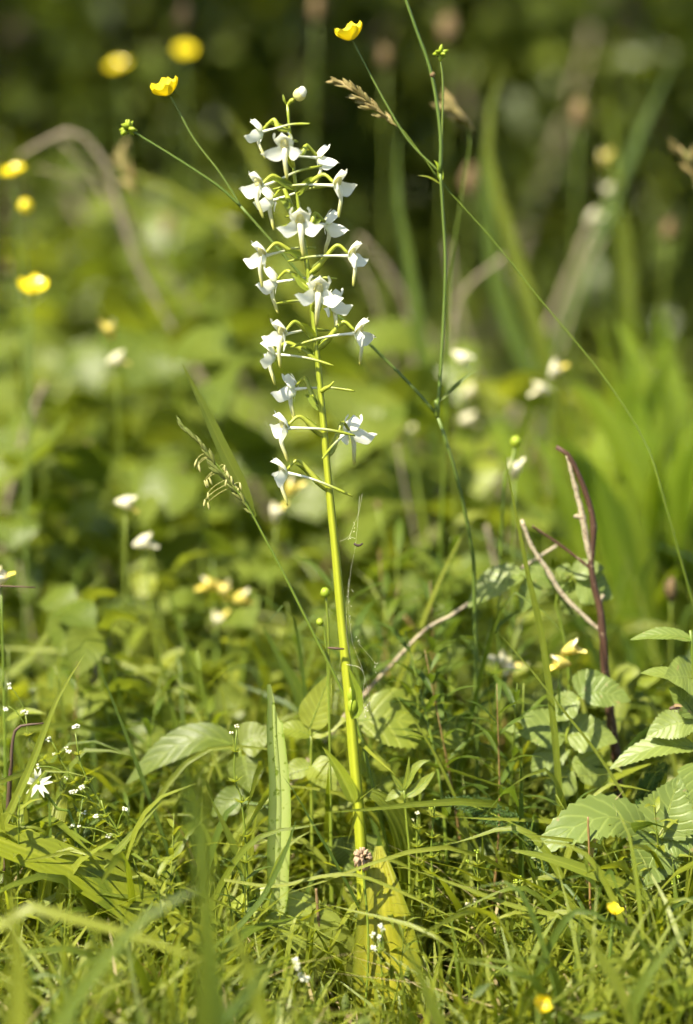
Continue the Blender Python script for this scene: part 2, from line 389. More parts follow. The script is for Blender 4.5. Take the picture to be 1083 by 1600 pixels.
n = 2600; xy = wedge(n, -.4, 1.6); c = np.c_[xy, gz(xy[:, 0], xy[:, 1])+rng.uniform(.002, .012, n)]
d = rng.normal(size=(n, 3)); d[:, 2] *= .2
g, r = leaves_mesh(c, d, rng.uniform(.008, .03, n), .4)
tag(part('leaf_litter', g, M['litter'], rnd=r), 'brown dead leaf litter lying on the soil', 'leaf litter', kind='stuff')
# low moss and ground-cover leaflets filling the turf
n = 14000; xy = wedge(n, -.42, 1.3); hm = rng.uniform(.0, 1, n)**1.4*.05
c = np.c_[xy, gz(xy[:, 0], xy[:, 1])+hm]; d = rng.normal(size=(n, 3)); d[:, 2] = np.abs(d[:, 2])*.8+.2
g, r = leaves_mesh(c, d, rng.uniform(.006, .016, n), .35)
tag(part('ground_cover', g, M['moss'], rnd=r), 'tiny green ground cover leaflets among the grass bases', 'ground cover', kind='stuff')
n = 9000; xy = wedge(n, 1.2, 5.0, .5); hm = rng.uniform(.0, 1, n)**1.2*.16
c = np.c_[xy, gz(xy[:, 0], xy[:, 1])+hm]; d = rng.normal(size=(n, 3)); d[:, 2] = np.abs(d[:, 2])*.6+.2
g, r = leaves_mesh(c, d, rng.uniform(.02, .055, n), .5)
tag(part('ground_cover', g, M['dark2'], rnd=r), 'low leafy ground cover in front of the thicket', 'ground cover', kind='stuff')  # darker leaf colour paints in the shade between the far meadow plants

# ------------------------------------------------------------------ the butterfly orchid
STEM = [(449, 163), (452, 196), (461, 280), (469, 340), (478, 400), (487, 470), (493, 530), (500, 600), (507, 680), (514, 760),
        (524, 860), (533, 960), (543, 1060), (553, 1180), (562, 1290), (567, 1390), (571, 1580)]
SX = lambda py: float(np.interp(py, [p[1] for p in STEM], [p[0] for p in STEM]))
obase = W(571, 1580, 0); obase.z = gz(obase.x, 0)
orchid = Thing('butterfly_orchid', 'tall white butterfly orchid with a loose flower spike on a thick yellow green stem', 'orchid', obase)
srad = [.0007, .0008, .0011, .0012, .0013, .0016, .0018, .0020, .0022, .0024, .0027, .0028, .0029, .0030, .0031, .0033, .0034]
pts = [W(x, y, 0) for x, y in STEM]; pts[-1].z = obase.z-.004
sg = tube(pts[::-1], srad[::-1], 60, 14)
cen = np.repeat(crom(pts[::-1], 60), 14, axis=0); sv = np.array(sg[0]); an = np.tile(np.arange(14), 60); row = np.repeat(np.arange(60), 14)
sv = cen+(sv-cen)*(1+.07*np.cos(an*2*np.pi/14*5)+.035*np.sin(row*1.9)*np.cos(row*.7))[:, None]     # shallow ridges, uneven girth
sg = ([tuple(v) for v in sv], sg[1], sg[2])
orchid.add('stem', sg, M['ostem'])
mm = .001
#  throat px, facing (0 = towards the viewer's side, minus = to the orchid's west), ovary foot px below throat, spur swing, spur rise (mm), size
FL = [(409, 205, -108, 0, 1, 5, .86), (447, 230, -18, 30, -1, 4, .98), (497, 246, 112, -2, 1, 0, .92), (407, 291, -62, 2, 1, 11, .98),
      (426, 312, -128, 26, -1, 8, .95), (525, 289, 68, 14, 1, -1, 1.0), (469, 348, -4, 24, 1, 3, 1.05), (510, 350, 128, 18, 1, 0, .98),
      (413, 399, -64, 4, -1, 4, 1.0), (547, 399, 78, 30, 1, -2, .96), (431, 440, -118, 12, -1, 3, 1.0), (497, 455, 6, 30, 1, 4, 1.1),
      (517, 474, 132, 20, -1, 2, 1.02), (443, 522, -52, 8, -1, 1, 1.06), (557, 520, 76, 26, 1, -6, 1.02), (428, 553, -96, 12, 1, -4, .98),
      (460, 607, -120, 32, -1, 1, 1.02), (447, 668, -66, 14, 1, -3, 1.08), (547, 674, 142, 42, 1, -8, 1.08), (446, 738, -84, 30, 1, -10, 1.05)]
def make_flower(i, px, py, a, foot, sw, rise, S):
    S *= 1.07
    rr = random.Random(50+i)
    ang = math.radians(a + rr.uniform(-6, 6)); Y = -math.cos(ang)*.018
    th = W(px, py, Y)
    F = V((math.sin(ang), -math.cos(ang), -.05 + rr.uniform(-.1, .06))).normalized()
    X = F.cross(V((0, 0, 1))).normalized(); X = (X + V((0, 0, rr.uniform(-.12, .12)))).normalized(); Z = X.cross(F)
    L = lambda x, y, z: th + (X*x + F*y + Z*z)*mm*S
    e = orchid.node('flower')
    A = lambda nm, g, m: orchid.add(nm, g, M[m], e)
    # hood: the broad upper sepal, arched forward
    def hood(u, v):
        wv = 4.7*math.sin(math.pi*min(1, .22+.68*v))**.7*(1 if v < .6 else 1-((v-.6)/.4)**1.6*.85)
        return L(u*wv, -1.0+3.4*v*v+2.0*u*u*(.5+v)+.9*v, .2+8.2*v-1.4*u*u*v-1.0*v*v)
    A('hood_sepal', surf(hood, 9, 9), 'petal')
    for s in (-1, 1):
        tw = rr.uniform(-.5, .5); dn = rr.uniform(-1.4, .5); fw = rr.uniform(4.5, 7.5)
        def wing(u, v):                                     # broad side sepal sweeping out and forward to a point
            x = .5+10.2*v; hw = float(np.interp(v, [0, .2, .45, .7, .88, 1], [2.4, 3.7, 3.5, 2.2, .95, .05]))
            z = -1.4-1.4*v+dn*v-2.0*v*(1-v) + 4.2*max(0, v-.6)
            return L(s*x, -.8+fw*v+1.2*math.sin(v*3)+1.0*u*u*(1-v)+tw*u*v*2, z+u*hw*.95+.4*math.sin(v*9+tw*5)*abs(u))
        A('side_sepal', surf(wing, 7, 11), 'petal')
        def pet(u, v):                                      # narrow inner petal curving up under the hood
            return L(s*(1.6+2.9*math.sin(v*2.5)+u*.9*(1-v*.7)), .9+3.3*v+.4*u, .6+6.6*v+u*.4)
        A('petal', surf(pet, 4, 8), 'petal')
        A('pollinium', tube([L(s*1.9, 1.4, .2), L(s*1.5, 2.0, 1.8), L(s*1.0, 2.2, 3.6)], [.00035*S, .0006*S, .00045*S], 6, 6), 'pollen')
    A('column', blob(L(0, 1.1, 1.7), .0019*S, 9, 7, (1.0, .75, 1.25)), 'pollen')
    k = rr.uniform(-1.2, 1.2); kb = rr.uniform(-1.5, 1.0)
    A('lip', tube([L(0, .4, .2), L(k*.2, 2.2, -2.5), L(k*.5, 2.6+kb*.3, -7), L(k, 1.8+kb, -11.5), L(k*1.3, 1.2+kb*1.6, -15.4)],
                  [.0013*S, .00145*S, .00125*S, .00110*S, .00105*S, .00100*S, .0005*S], 16, 9, .8), 'lip')
    B = (-F); B.z = 0; B.normalize()
    sg_ = sw if abs(B.x) > .3 else sw
    side = V((-B.y, B.x, 0)); side = side if (side.y < 0) == (sg_ > 0) else -side
    B = (B*math.cos(.21) + side*math.sin(.21))
    p0 = L(0, -.4, -.3)
    A('spur', tube([p0, p0+(B*9+V((0, 0, .6+rise*.25)))*mm*S, p0+(B*19+V((0, 0, .8+rise*.62)))*mm*S, p0+(B*31+V((0, 0, rise-.8)))*mm*S],
                   [.0009*S, .00062*S, .00056*S, .00058*S, .00066*S, .00076*S, .0004*S], 16, 8), 'spur')
    # twisted ovary arching from the stem to the back of the flower, with its bract
    fy = py+foot; q0 = W(SX(fy), fy, 0); rad = V((th.x-q0.x, th.y-q0.y, 0)).normalized()
    top = L(0, -1.0, 1.0)
    q1 = q0 + rad*.005 + V((0, 0, .004)); q2 = top - F*.0055 + V((0, 0, .0042))
    if foot < 8: q1 = q0 + rad*.006 + V((0, 0, .0015))
    ov = A('ovary', tube([q0, q1, q1.lerp(q2, .5)+V((0, 0, .0008)), q2, top], [.0009, .0015, .0014, .0011, .0009, .0008], 16, 9), 'ovary')
    bl = rr.uniform(.011, .017) if py < 640 else rr.uniform(.018, .024)
    dv = (q1-q0).normalized(); off = V((rad.y, -rad.x, 0))*rr.choice((-1, 1))
    A('bract', ribbon([q0-V((0, 0, .001)), q0+dv*bl*.35+off*.0012, q0+dv*bl*.7+off*.0022+V((0, 0, .001)), q0+dv*bl+off*.003],
                      .0042, prof_leaf, 9, 3, nrm=(off.x, off.y-.6, .3), fold=.5), 'bract')
for i, f in enumerate(FL): make_flower(i, *f)
# top bud and its bract
e = orchid.node('bud')
b0, b1 = W(449, 165, 0), W(459, 157, -.001)
orchid.add('ovary', tube([b0, b0.lerp(b1, .6)+V((0, 0, .001)), b1], [.0006, .001, .0012], 8, 8), M['ovary'], e)
orchid.add('bud_petal', blob(W(468, 148, -.001), .0033, 10, 8, (1.05, 1, 1.0), .05, 4), M['pollen'], e)
orchid.add('bud_petal', blob(W(472, 144, -.002), .0026, 10, 8, (.9, 1, 1.15), .05, 5), M['petal'], e)
orchid.add('bract', ribbon([W(449, 166), W(444, 157, -.001), W(442, 146, 0)], .0015, prof_leaf, 7, 3), M['bract'])
# a withered ovary stub on the spike, and the sheathing scale leaves low on the stem
orchid.add('withered_flower', tube([W(502, 612, -.002), W(510, 606, -.004), W(515, 604, -.005), W(522, 596, -.006)], [.0011, .0013, .0008, .0004], 9, 7), M['ovary'])
def scale_leaf(pp, wd, Yo, fold=.8):
    orchid.add('stem_leaf', ribbon([W(x, y, Yo) for x, y in pp], wd, prof_ovate, 12, 7, nrm=(.2, -1, .2), fold=fold), M['bract'])
scale_leaf([(549, 1124), (556, 1108), (557, 1085), (549, 1058), (544, 1040)], .0066, -.0045, .7)
orchid.add('axil_bud', blob(W(551, 1103, -.0045), .0032, 9, 7, (.85, .8, 1.4)), M['sepal'])
orchid.add('axil_bud', blob(W(549, 1086, -.004), .0028, 9, 7, (.8, .8, 1.6)), M['sepal'])
scale_leaf([(554, 1256), (545, 1235), (530, 1205), (514, 1180), (503, 1166)], .0075, -.0025, .9)
# two broad basal leaves
orchid.add('basal_leaf', ribbon([W(602, 1690, -.040), W(612, 1590, -.042), W(607, 1490, -.036), (W(599, 1400, -.030)), W(592, 1322, -.020)],
    [.026, .038, .041, .039, .035, .028, .017, .004], n=26, m=13, nrm=(-.25, -1, .35), fold=.26, rib=.02), M['oleaf'])
orchid.add('basal_leaf', ribbon([W(562, 1580, .0), W(505, 1475, -.012), W(440, 1425, -.012), W(385, 1412, -.006), W(352, 1424, .004)],
    [.010, .022, .030, .032, .027, .015, .002], n=22, m=9, nrm=(0, -.75, .7), fold=.2, rib=.02), M['oleaf2'])

# ------------------------------------------------------------------ hand-placed blades, stalks and herbs
CAMN = (0, -.8, .55)
def gbase(px, py, Y):                                  # foot of a plant on the ground below a photo column
    p = W(px, py, Y); p.z = gz(p.x, p.y)-.003; return p
def pxw(wpx, Y): return wpx*MM(Y)
def down(pp, Y):                                       # photo polyline -> world points from the soil upwards
    ps = [W(x, y, q if q is not None else Y) for x, y, q in [(p+(None,))[:3] for p in pp]]
    return ps
def rooted(ps):                                        # carry a stalk on down to the soil along its own slope
    b = ps[0]; d = (b-ps[1]).normalized(); g0 = gz(b.x, b.y)-.003; h = b.z-g0
    if h < .002: return ps
    k = min(h/max(-d.z, .25), h*1.1)
    m_ = b+V((d.x*k*.45, .3*h*.2, -h*.5)); e = V((b.x+d.x*k*.75, b.y+.06*h, 0)); e.z = gz(e.x, e.y)-.003
    return [e, m_]+ps
def blade(label, pp, wpx, Y, mat='grass', twist=0.0, fold=.3, root=True, nrm=CAMN, name='grass_strand', cat='grass blade', group=None, prof=prof_blade, m=3, n=16):
    ps = down(pp, Y)
    if root:
        b = ps[0].copy(); g0 = gz(b.x, b.y)
        if b.z > g0+.004: ps = rooted(ps)
    g = ribbon(ps, pxw(wpx, Y), prof, n, m, nrm=nrm, fold=fold, twist=twist)
    base = ps[0]
    o = part(name, g, M[mat], None, base); o.location = base
    return tag(o, label, cat, group)
blade('long narrow grass blade rising alone beside the green herb with tiny white flowers', [(265, 1335), (220, 1210), (190, 1130), (145, 1018)], 7, .01, 'grass2')
blade('broad bright grass blade crossing the small starry white flower', [(-14, 1330), (0, 1300), (45, 1205), (90, 1092), (134, 1020)], 13, -.03, 'grass3', m=5)
blade('straight grass blade slanting across the wide strap leaf', [(20, 1446), (80, 1405), (150, 1362), (205, 1305), (248, 1258)], 12, -.035, 'grass3', root=False)
blade('thin dark grass blade leaning over the torn pale leaf', [(552, 1400), (520, 1340), (490, 1290), (465, 1245), (440, 1210)], 5, -.03, 'grass2')
blade('dark grass blade bowing in front of the torn leaf foot', [(345, 1478), (380, 1440), (415, 1395), (448, 1325), (463, 1280)], 9, -.06, 'grass2', root=False)
blade('bright grass blade standing between strap leaf and torn leaf', [(410, 1450), (388, 1385), (360, 1310), (325, 1240)], 14, -.01, 'grass')
blade('pale thin grass blade arching low over the broad orchid leaf', [(350, 1375), (430, 1385), (500, 1370), (560, 1368), (640, 1400), (720, 1440)], 6, -.05, 'grass3', root=False)
blade('upright grass blade with dark upper half beside the dry pronged cane', [(876, 1430), (876, 1300), (868, 1160), (848, 1000), (826, 900), (806, 800), (787, 705)], 11, .012, 'grass', twist=1.2, n=28)
blade('very thin grass blade slanting over the serrated leaves', [(990, 1270), (935, 1180), (880, 1110), (820, 1035), (769, 978)], 5, .0, 'grass3')
blade('thin yellowish grass blade crossing behind the feathery leaf', [(800, 1445), (760, 1360), (718, 1262), (680, 1180), (640, 1115), (592, 1060)], 5, .02, 'grass3')
blade('long arching strap grass blade passing under the big serrated leaf', [(1120, 1500), (1050, 1430), (985, 1390), (900, 1355), (838, 1336), (785, 1326)], 20, -.05, 'grass3', root=False, m=5)
blade('pale upright grass blade below the big serrated leaf', [(868, 1640), (872, 1520), (877, 1400), (880, 1325)], 11, -.02, 'grass3')
blade('grass blade leaning under the tip of the big serrated leaf', [(915, 1520), (880, 1450), (845, 1380), (815, 1310)], 11, -.02, 'grass')
blade('long pale grass blade lying diagonally across the small white buds', [(1010, 1500), (900, 1440), (800, 1415), (720, 1385), (650, 1360)], 8, -.06, 'grass3', root=False)
blade('tapered soft grass blade standing behind the yellow green herb tip', [(500, 1190), (470, 1090), (438, 1030), (409, 976)], 26, .10, 'grass', m=5)
blade('blurred straight grass blade behind the starry flower herb', [(345, 1160), (310, 1070), (282, 985), (258, 905)], 15, .20, 'grass')
blade('blurred pale grass blade slanting over the leafy meadow', [(-30, 1090), (40, 1035), (95, 965), (163, 897)], 15, .22, 'grass3')
blade('blurred short grass blade curling beside the straight one', [(285, 1180), (265, 1090), (258, 1050), (240, 1012)], 9, .10, 'grass')
blade('slanting yellowish grass stalk in front of the dry horizontal straw', [(655, 985), (690, 900), (720, 840), (750, 800)], 9, .12, 'grass3')
blade('curving white flower stalk strand beside the round serrated leaf', [(905, 1470), (916, 1380), (930, 1310), (945, 1270), (975, 1235)], 6, -.01, 'straw')
for lab, pp, wp, Y, mt in (
    ('very blurred dark green grass blade rising in front of the strap leaf', [(330, 1500), (318, 1400), (300, 1270), (268, 1155)], 26, -.36, 'grass2'),
    ('very blurred broad grass blade with upright tip beside the dark one', [(320, 1460), (322, 1360), (318, 1240), (308, 1130)], 26, -.40, 'grass'),
    ('very blurred grey green blade slanting before the pale basal leaf', [(330, 1620), (380, 1560), (430, 1490)], 26, -.30, 'grass2'),
    ('very blurred blade running down over the broad orchid leaf', [(700, 1640), (670, 1560), (640, 1490), (610, 1440)], 22, -.24, 'grass'),
    ('very blurred wide blade at the grassy corner below the strap leaf', [(20, 1660), (30, 1560), (24, 1470), (10, 1380)], 34, -.32, 'grass3'),
    ('very blurred dark blade leaning low before the strap leaf', [(30, 1700), (120, 1560), (220, 1440), (330, 1380)], 26, -.28, 'grass'),
    ('very blurred pale blade lying across the turf below the strap leaf', [(20, 1430), (130, 1440), (260, 1480), (400, 1530)], 18, -.22, 'grass3'),
    ('very blurred upright blade between strap leaf and basal leaf', [(420, 1660), (400, 1560), (372, 1470), (340, 1410)], 24, -.26, 'grass3'),
    ('very blurred fork of grass near the yellow blossom in the turf', [(985, 1660), (990, 1570), (1030, 1500), (1083, 1440)], 20, -.2, 'grass'),
    ('very blurred blade crossing the fork of grass in the turf', [(1010, 1660), (975, 1560), (935, 1490), (905, 1420)], 20, -.2, 'grass3')):
    blade(lab, pp, wp, Y, mt, n=14)

# the torn pale leaf
def tear(u, t): return .020*max(0, t-.82)/.18*sstep(-.1, .35, u) if t > .82 else 0
tb = down([(436, 1500), (433, 1440), (434, 1340), (436, 1240), (430, 1150), (428, 1100), (424, 1068)], -.012); tb[0].z = gz(tb[0].x, tb[0].y)
tr_ = ribbon(tb, [.0075, .0100, .0106, .0112, .0122, .0120, .0104, .0092, .0050], n=40, m=9, nrm=(.15, -1, .1), fold=.55, wave=.04, cut=tear)
o = Thing('torn_leaf', 'upright pale channelled leaf with a torn tip standing beside the orchid', 'leaf', tb[0])
o.add('leaf_blade', tr_, M['cut'])
o.add('midrib', ribbon([p+V((0, -.0012, 0)) for p in tb[:-1]], [.003, .0036, .0033, .0024, .0014], n=30, m=3, nrm=(.15, -1, .1), fold=-.3), M['cut'])
# wide strap leaf
sb = down([(-60, 1290), (0, 1312), (80, 1342), (160, 1382), (240, 1436), (310, 1490), (380, 1560), (420, 1640)], -.04)
sl = tag(part('strap_leaf', ribbon(sb[::-1], [.017, .020, .022, .023, .022, .020, .016], n=30, m=7, nrm=(-.1, -.75, .75), fold=.18, rib=.015), M['strap'], None, sb[-1]),
    'wide yellow green strap leaf lying low below the starry white flower', 'leaf'); sl.location = sb[-1]
sb = down([(255, 1400), (275, 1440), (320, 1470), (350, 1505), (372, 1560)], -.05)
sl = tag(part('strap_leaf', ribbon(sb, [.004, .008, .013, .014, .012], n=20, m=5, nrm=(0, -.75, .7), fold=.25), M['strap'], None, sb[-1]),
    'small narrow strap leaf curling beside the pale basal leaf', 'leaf'); sl.location = sb[-1]
# ribbed plantain leaf bending over behind the orchid
pb_ = gbase(655, 1480, .03)
o = Thing('plantain_leaf', 'ribbed green leaf bent over like a hoop beside the orchid stem', 'leaf', pb_)
o.add('leaf_blade', ribbon([pb_, W(648, 1420, .02), W(640, 1350, .015), W(625, 1290, .01), W(600, 1252, .005), W(572, 1236, .004)],
      [.008, .014, .0165, .0165, .013, .004], n=30, m=17, nrm=(.5, -1, .3), fold=.12, rib=.06), M['grass'])

# ------------------------------------------------------------------ flowering grasses
def spikelet(p, d, L_, wd, seed):
    d = V(d).normalized(); s = d.orthogonal().normalized(); s.rotate(Quaternion(d, seed*1.7))
    return join(tube([p, p+d*L_*.4+s*wd*.2, p+d*L_], [wd*.2, wd*.55, wd*.1], 6, 6), tube([p+d*L_*.1, p+d*L_*.6+s*wd*.6, p+d*L_*1.15+s*wd*.5], [wd*.1, wd*.4, wd*.06], 5, 5))
def grass_stalk(label, pp, Y, r, head, n_sp, size, mat, anthers=(), stem='stem', group=None, spread=.5):
    ps = down(pp, Y); b = ps[0]; g0 = gz(b.x, b.y)
    if b.z > g0: ps = rooted(ps)
    t = Thing('flowering_grass', label, 'grass', ps[0], group)
    t.add('culm', tube(ps, [r, r, r*.8, r*.6, r*.35], 40, 7), M[stem])
    hp = crom([W(x, y, Y) for x, y in head], n_sp); tt = tangents(hp)
    rr = random.Random(len(label))
    for i in range(n_sp):
        d = V(tt[i]) + V((rr.uniform(-1, 1), rr.uniform(-1, 1), rr.uniform(-1, .6)))*spread
        f = math.sin(math.pi*(.12+.8*i/n_sp))
        t.add('spikelet', spikelet(V(hp[i]), d, size*(.6+.6*f), size*.22*(.6+.6*f), i), M[mat])
    for (x, y) in anthers:
        p = W(x, y, Y); rr2 = random.Random(x)
        for k in range(3):
            q = p + V((rr2.uniform(-.002, .002), rr2.uniform(-.001, .001), rr2.uniform(-.003, .003)))
            c = min((V(h) for h in hp), key=lambda h: (h-q).length)
            t.add('anther', join(tube([c, c.lerp(q, .6)+V((0, 0, .001)), q], [.00012]*2, 5, 4), tube([q, q-V((rr2.uniform(-.002, .002), 0, .0040))], [.0004, .0007, .0003], 5, 6)), M['anther'])
    return t
fg = grass_stalk('flowering grass with dangling pale anthers leaning towards the orchid spike',
    [(590, 1260), (560, 1140), (530, 1070), (495, 1000), (445, 900), (400, 815), (380, 780), (330, 715), (284, 663)], .012, .0011,
    [(396, 805), (370, 770), (340, 732), (310, 690), (286, 666)], 26, .007, 'spikeg', [(310, 722), (322, 745), (324, 778), (358, 742), (350, 735), (372, 762)], spread=.28)
fg.add('blade', ribbon(down([(397, 808), (380, 765), (350, 705), (320, 640), (284, 567)], .02), [.003, .0066, .0070, .0058, .0032, .0004], n=18, m=5, nrm=CAMN, fold=.3), M['grass'])
fs_ = grass_stalk('flowering grass with a brownish drooping seed head and long kinked stalk',
    [(1040, 790), (1012, 700), (975, 635), (925, 565), (850, 475), (770, 375), (690, 285), (640, 215), (620, 195), (570, 155), (526, 127)], .06, .0007,
    [(622, 198), (600, 180), (575, 160), (550, 140), (528, 128)], 38, .0075, 'spike', spread=.42)
for lab, pp, Y, hd, n_sp, sz in (
    ('soft blurred flowering grass with tufted tan head above the reddish heads', [(700, 560), (705, 420), (722, 300), (735, 210), (715, 170)], .22, [(740, 205), (728, 185), (708, 172)], 10, .014),
    ('blurred brown grass spike standing among the leaves near the dead hoop stalk', [(240, 420), (225, 350), (205, 290), (192, 238)], .45, [(215, 310), (205, 280), (192, 240)], 16, .012),
    ('blurred pale grass panicle reaching in beside the dark hollow', [(1130, 420), (1105, 330), (1083, 260), (1070, 235)], .3, [(1100, 320), (1085, 270), (1060, 230)], 12, .010)):
    grass_stalk(lab, pp, Y, .0010, hd, n_sp, sz, 'spike', spread=.5)

# ------------------------------------------------------------------ buttercups
def bc_flower(t, c, ax_, r, seed, open_=.55):
    rr = random.Random(seed); ax_ = V(ax_).normalized(); e = t.node('flower')
    s0 = ax_.orthogonal().normalized(); s1 = ax_.cross(s0)
    for k in range(5):
        an = 2*math.pi*k/5 + rr.uniform(-.15, .15); d = s0*math.cos(an)+s1*math.sin(an); lat = ax_.cross(d)
        op = open_*rr.uniform(.85, 1.15)
        def f(u, v):
            wv = .62*r*math.sin(math.pi*min(1, .06+.62*v))**.8*(1 if v < .85 else 1-.35*((v-.85)/.15)**2)
            up = r*(.95*v*(1-op)+.55*v*v*(1-op)*.6) + r*.22*u*u*v
            return c + d*(r*(.10+.98*v*(.35+.65*op))) + lat*(u*wv) + ax_*up
        t.add('petal', surf(f, 7, 8), M['yellow'], e)
    core = [blob(c+ax_*r*.16, r*.20, 7, 5, bump=.15, seed=seed)]
    for k in range(16):
        an = rr.uniform(0, 6.28); d = s0*math.cos(an)+s1*math.sin(an); q = rr.uniform(.12, .36)
        core.append(tube([c+d*r*.1, c+d*r*q+ax_*r*.38], [r*.02, r*.02, r*.045], 4, 4))
    t.add('stamens', join(*core), M['ycore'], e)
def bc_head(t, c, r, seed, ax_=(0, 0, 1)):
    rr = random.Random(seed); e = []
    for k in range(18):
        d = V((rr.gauss(0, 1), rr.gauss(0, 1), rr.gauss(.2, 1))).normalized()
        e.append(tube([c+d*r*.25, c+d*r*.8, c+d*r*1.35], [r*.30, r*.34, r*.04], 5, 6))
    t.add('seed_head', join(*e), M['sepal'])
def bc_stem(t, ps, r0, r1, name='stem'): t.add(name, tube(ps, [r0, (r0+r1)/2, r1], 24, 7), M['bstem'])
Yb = .055
bb = gbase(752, 1150, Yb+.03)
bc = Thing('buttercup', 'branching tall buttercup with two bright yellow blossoms and green seed heads above the orchid', 'buttercup', bb)
n1 = W(683, 648, Yb); n2 = W(688, 270, Yb)
bc_stem(bc, [bb, W(742, 960, Yb+.02), W(736, 850, Yb+.01), W(708, 725, Yb), n1], .0014, .0010)
bc.add('stem_node', tube([W(684, 652, Yb), n1, W(682, 625, Yb)], [.0012, .0017, .0012], 6, 8), M['stem'])
bc_stem(bc, [n1, W(690, 560, Yb), W(696, 420, Yb), W(692, 330, Yb), n2], .0010, .0008)
bc_stem(bc, [n2, W(688, 205, Yb), W(674, 115, Yb), W(650, 45, Yb), W(630, -12, Yb), W(622, -40, Yb)], .0011, .0008)
bc_flower(bc, W(622, -44, Yb), (-.3, -.2, 1), .0105, 3)
bc_stem(bc, [n2, W(691, 200, Yb), W(692, 130, Yb), W(688, 92, Yb)], .0006, .0005); bc_head(bc, W(688, 83, Yb), .0036, 1)
bc_stem(bc, [W(676, 120, Yb), W(675, 116, Yb-.001)], .0006, .0005); bc.add('bud', blob(W(676, 117, Yb), .0017, 7, 5), M['tan'])
bc_stem(bc, [n2, W(640, 222, Yb), W(605, 165, Yb), W(575, 110, Yb), W(551, 64, Yb)], .0007, .0005)
bc_flower(bc, W(549, 62, Yb-.005), (-.30, -.25, .95), .0092, 9, .50)
bc.add('stem_leaf', ribbon([W(690, 285, Yb), W(686, 262, Yb), W(678, 250, Yb)], .0034, prof_leaf, 8, 3), M['sepal'])
bc.add('stem_leaf', ribbon([W(689, 288, Yb), W(670, 277, Yb), W(652, 274, Yb)], .0016, prof_leaf, 8, 3), M['grass3'])
bc.add('stem_leaf', ribbon([W(684, 630, Yb), W(705, 610, Yb), W(728, 590, Yb), W(748, 578, Yb)], .003, prof_leaf, 8, 3), M['grass'])
n3 = W(376, 322, Yb)
bc_stem(bc, [n1, W(640, 600, Yb), W(575, 535, Yb), W(515, 480, Yb), W(440, 395, Yb), n3], .0009, .0007)
bc_stem(bc, [n3, W(345, 272, Yb), W(305, 220, Yb), W(280, 175, Yb), W(266, 150, Yb)], .0006, .0005)
bc_flower(bc, W(263, 148, Yb), (-.38, -.25, .9), .0092, 12, .50)
bc_stem(bc, [n3, W(340, 290, Yb), W(280, 250, Yb), W(225, 216, Yb), W(208, 205, Yb)], .0008, .0006); bc_head(bc, W(200, 201, Yb), .0038, 5)
def buttercup(label, fx, fy, Y, foot, rpx, group=None, seed=0, ax_=(-.2, -.35, .9), buds=(), bend=0, open_=.8):
    b = gbase(foot[0], foot[1], Y); c = W(fx, fy, Y)
    t = Thing('buttercup', label, 'buttercup', b, group); rr = random.Random(seed)
    mid = b.lerp(c, .55)+V((bend, 0, 0))
    bc_stem(t, [b, mid, c.lerp(mid, .35), c], .0012, .0008)
    bc_flower(t, c, ax_, pxw(rpx, Y), seed, open_)
    for (x, y, r) in buds:
        p = W(x, y, Y); bc_stem(t, [mid, mid.lerp(p, .6)+V((0, 0, .005)), p], .0008, .0007); t.add('bud', blob(p, pxw(r, Y), 8, 6), M['yellow'])
    return t
buttercup('blurred yellow buttercup with a half opened bud below it on the same stem', 22, 270, .45, (5, 640), 19, seed=21, buds=[(40, 322, 11)], bend=.01)
buttercup('large blurred yellow buttercup over the leafy meadow with its cup turned up', 50, 452, .32, (20, 700), 25, seed=22, ax_=(.1, -.5, .9))
buttercup('soft blurred yellow buttercup in front of the dark thicket beside another', 186, 106, 1.0, (240, 480), 18, seed=23, ax_=(-.3, -.4, .9))
buttercup('soft blurred yellow buttercup standing before a reddish brown head', 288, 80, 1.0, (330, 480), 16, seed=24, ax_=(.1, -.6, .8))
buttercup('small yellow buttercup blossom low in the turf beside a dry straw', 958, 1426, -.09, (945, 1560), 16, seed=25, ax_=(.25, -.3, .9), open_=.6)
buttercup('ragged yellow blossom low in the turf above a tiny white flower', 841, 1572, -.18, (850, 1640), 18, seed=26, ax_=(.5, -.6, .5), open_=.4)
buttercup('tiny yellow blossom deep in the grass below the strap leaf', 244, 1428, .0, (245, 1500), 8, seed=27)

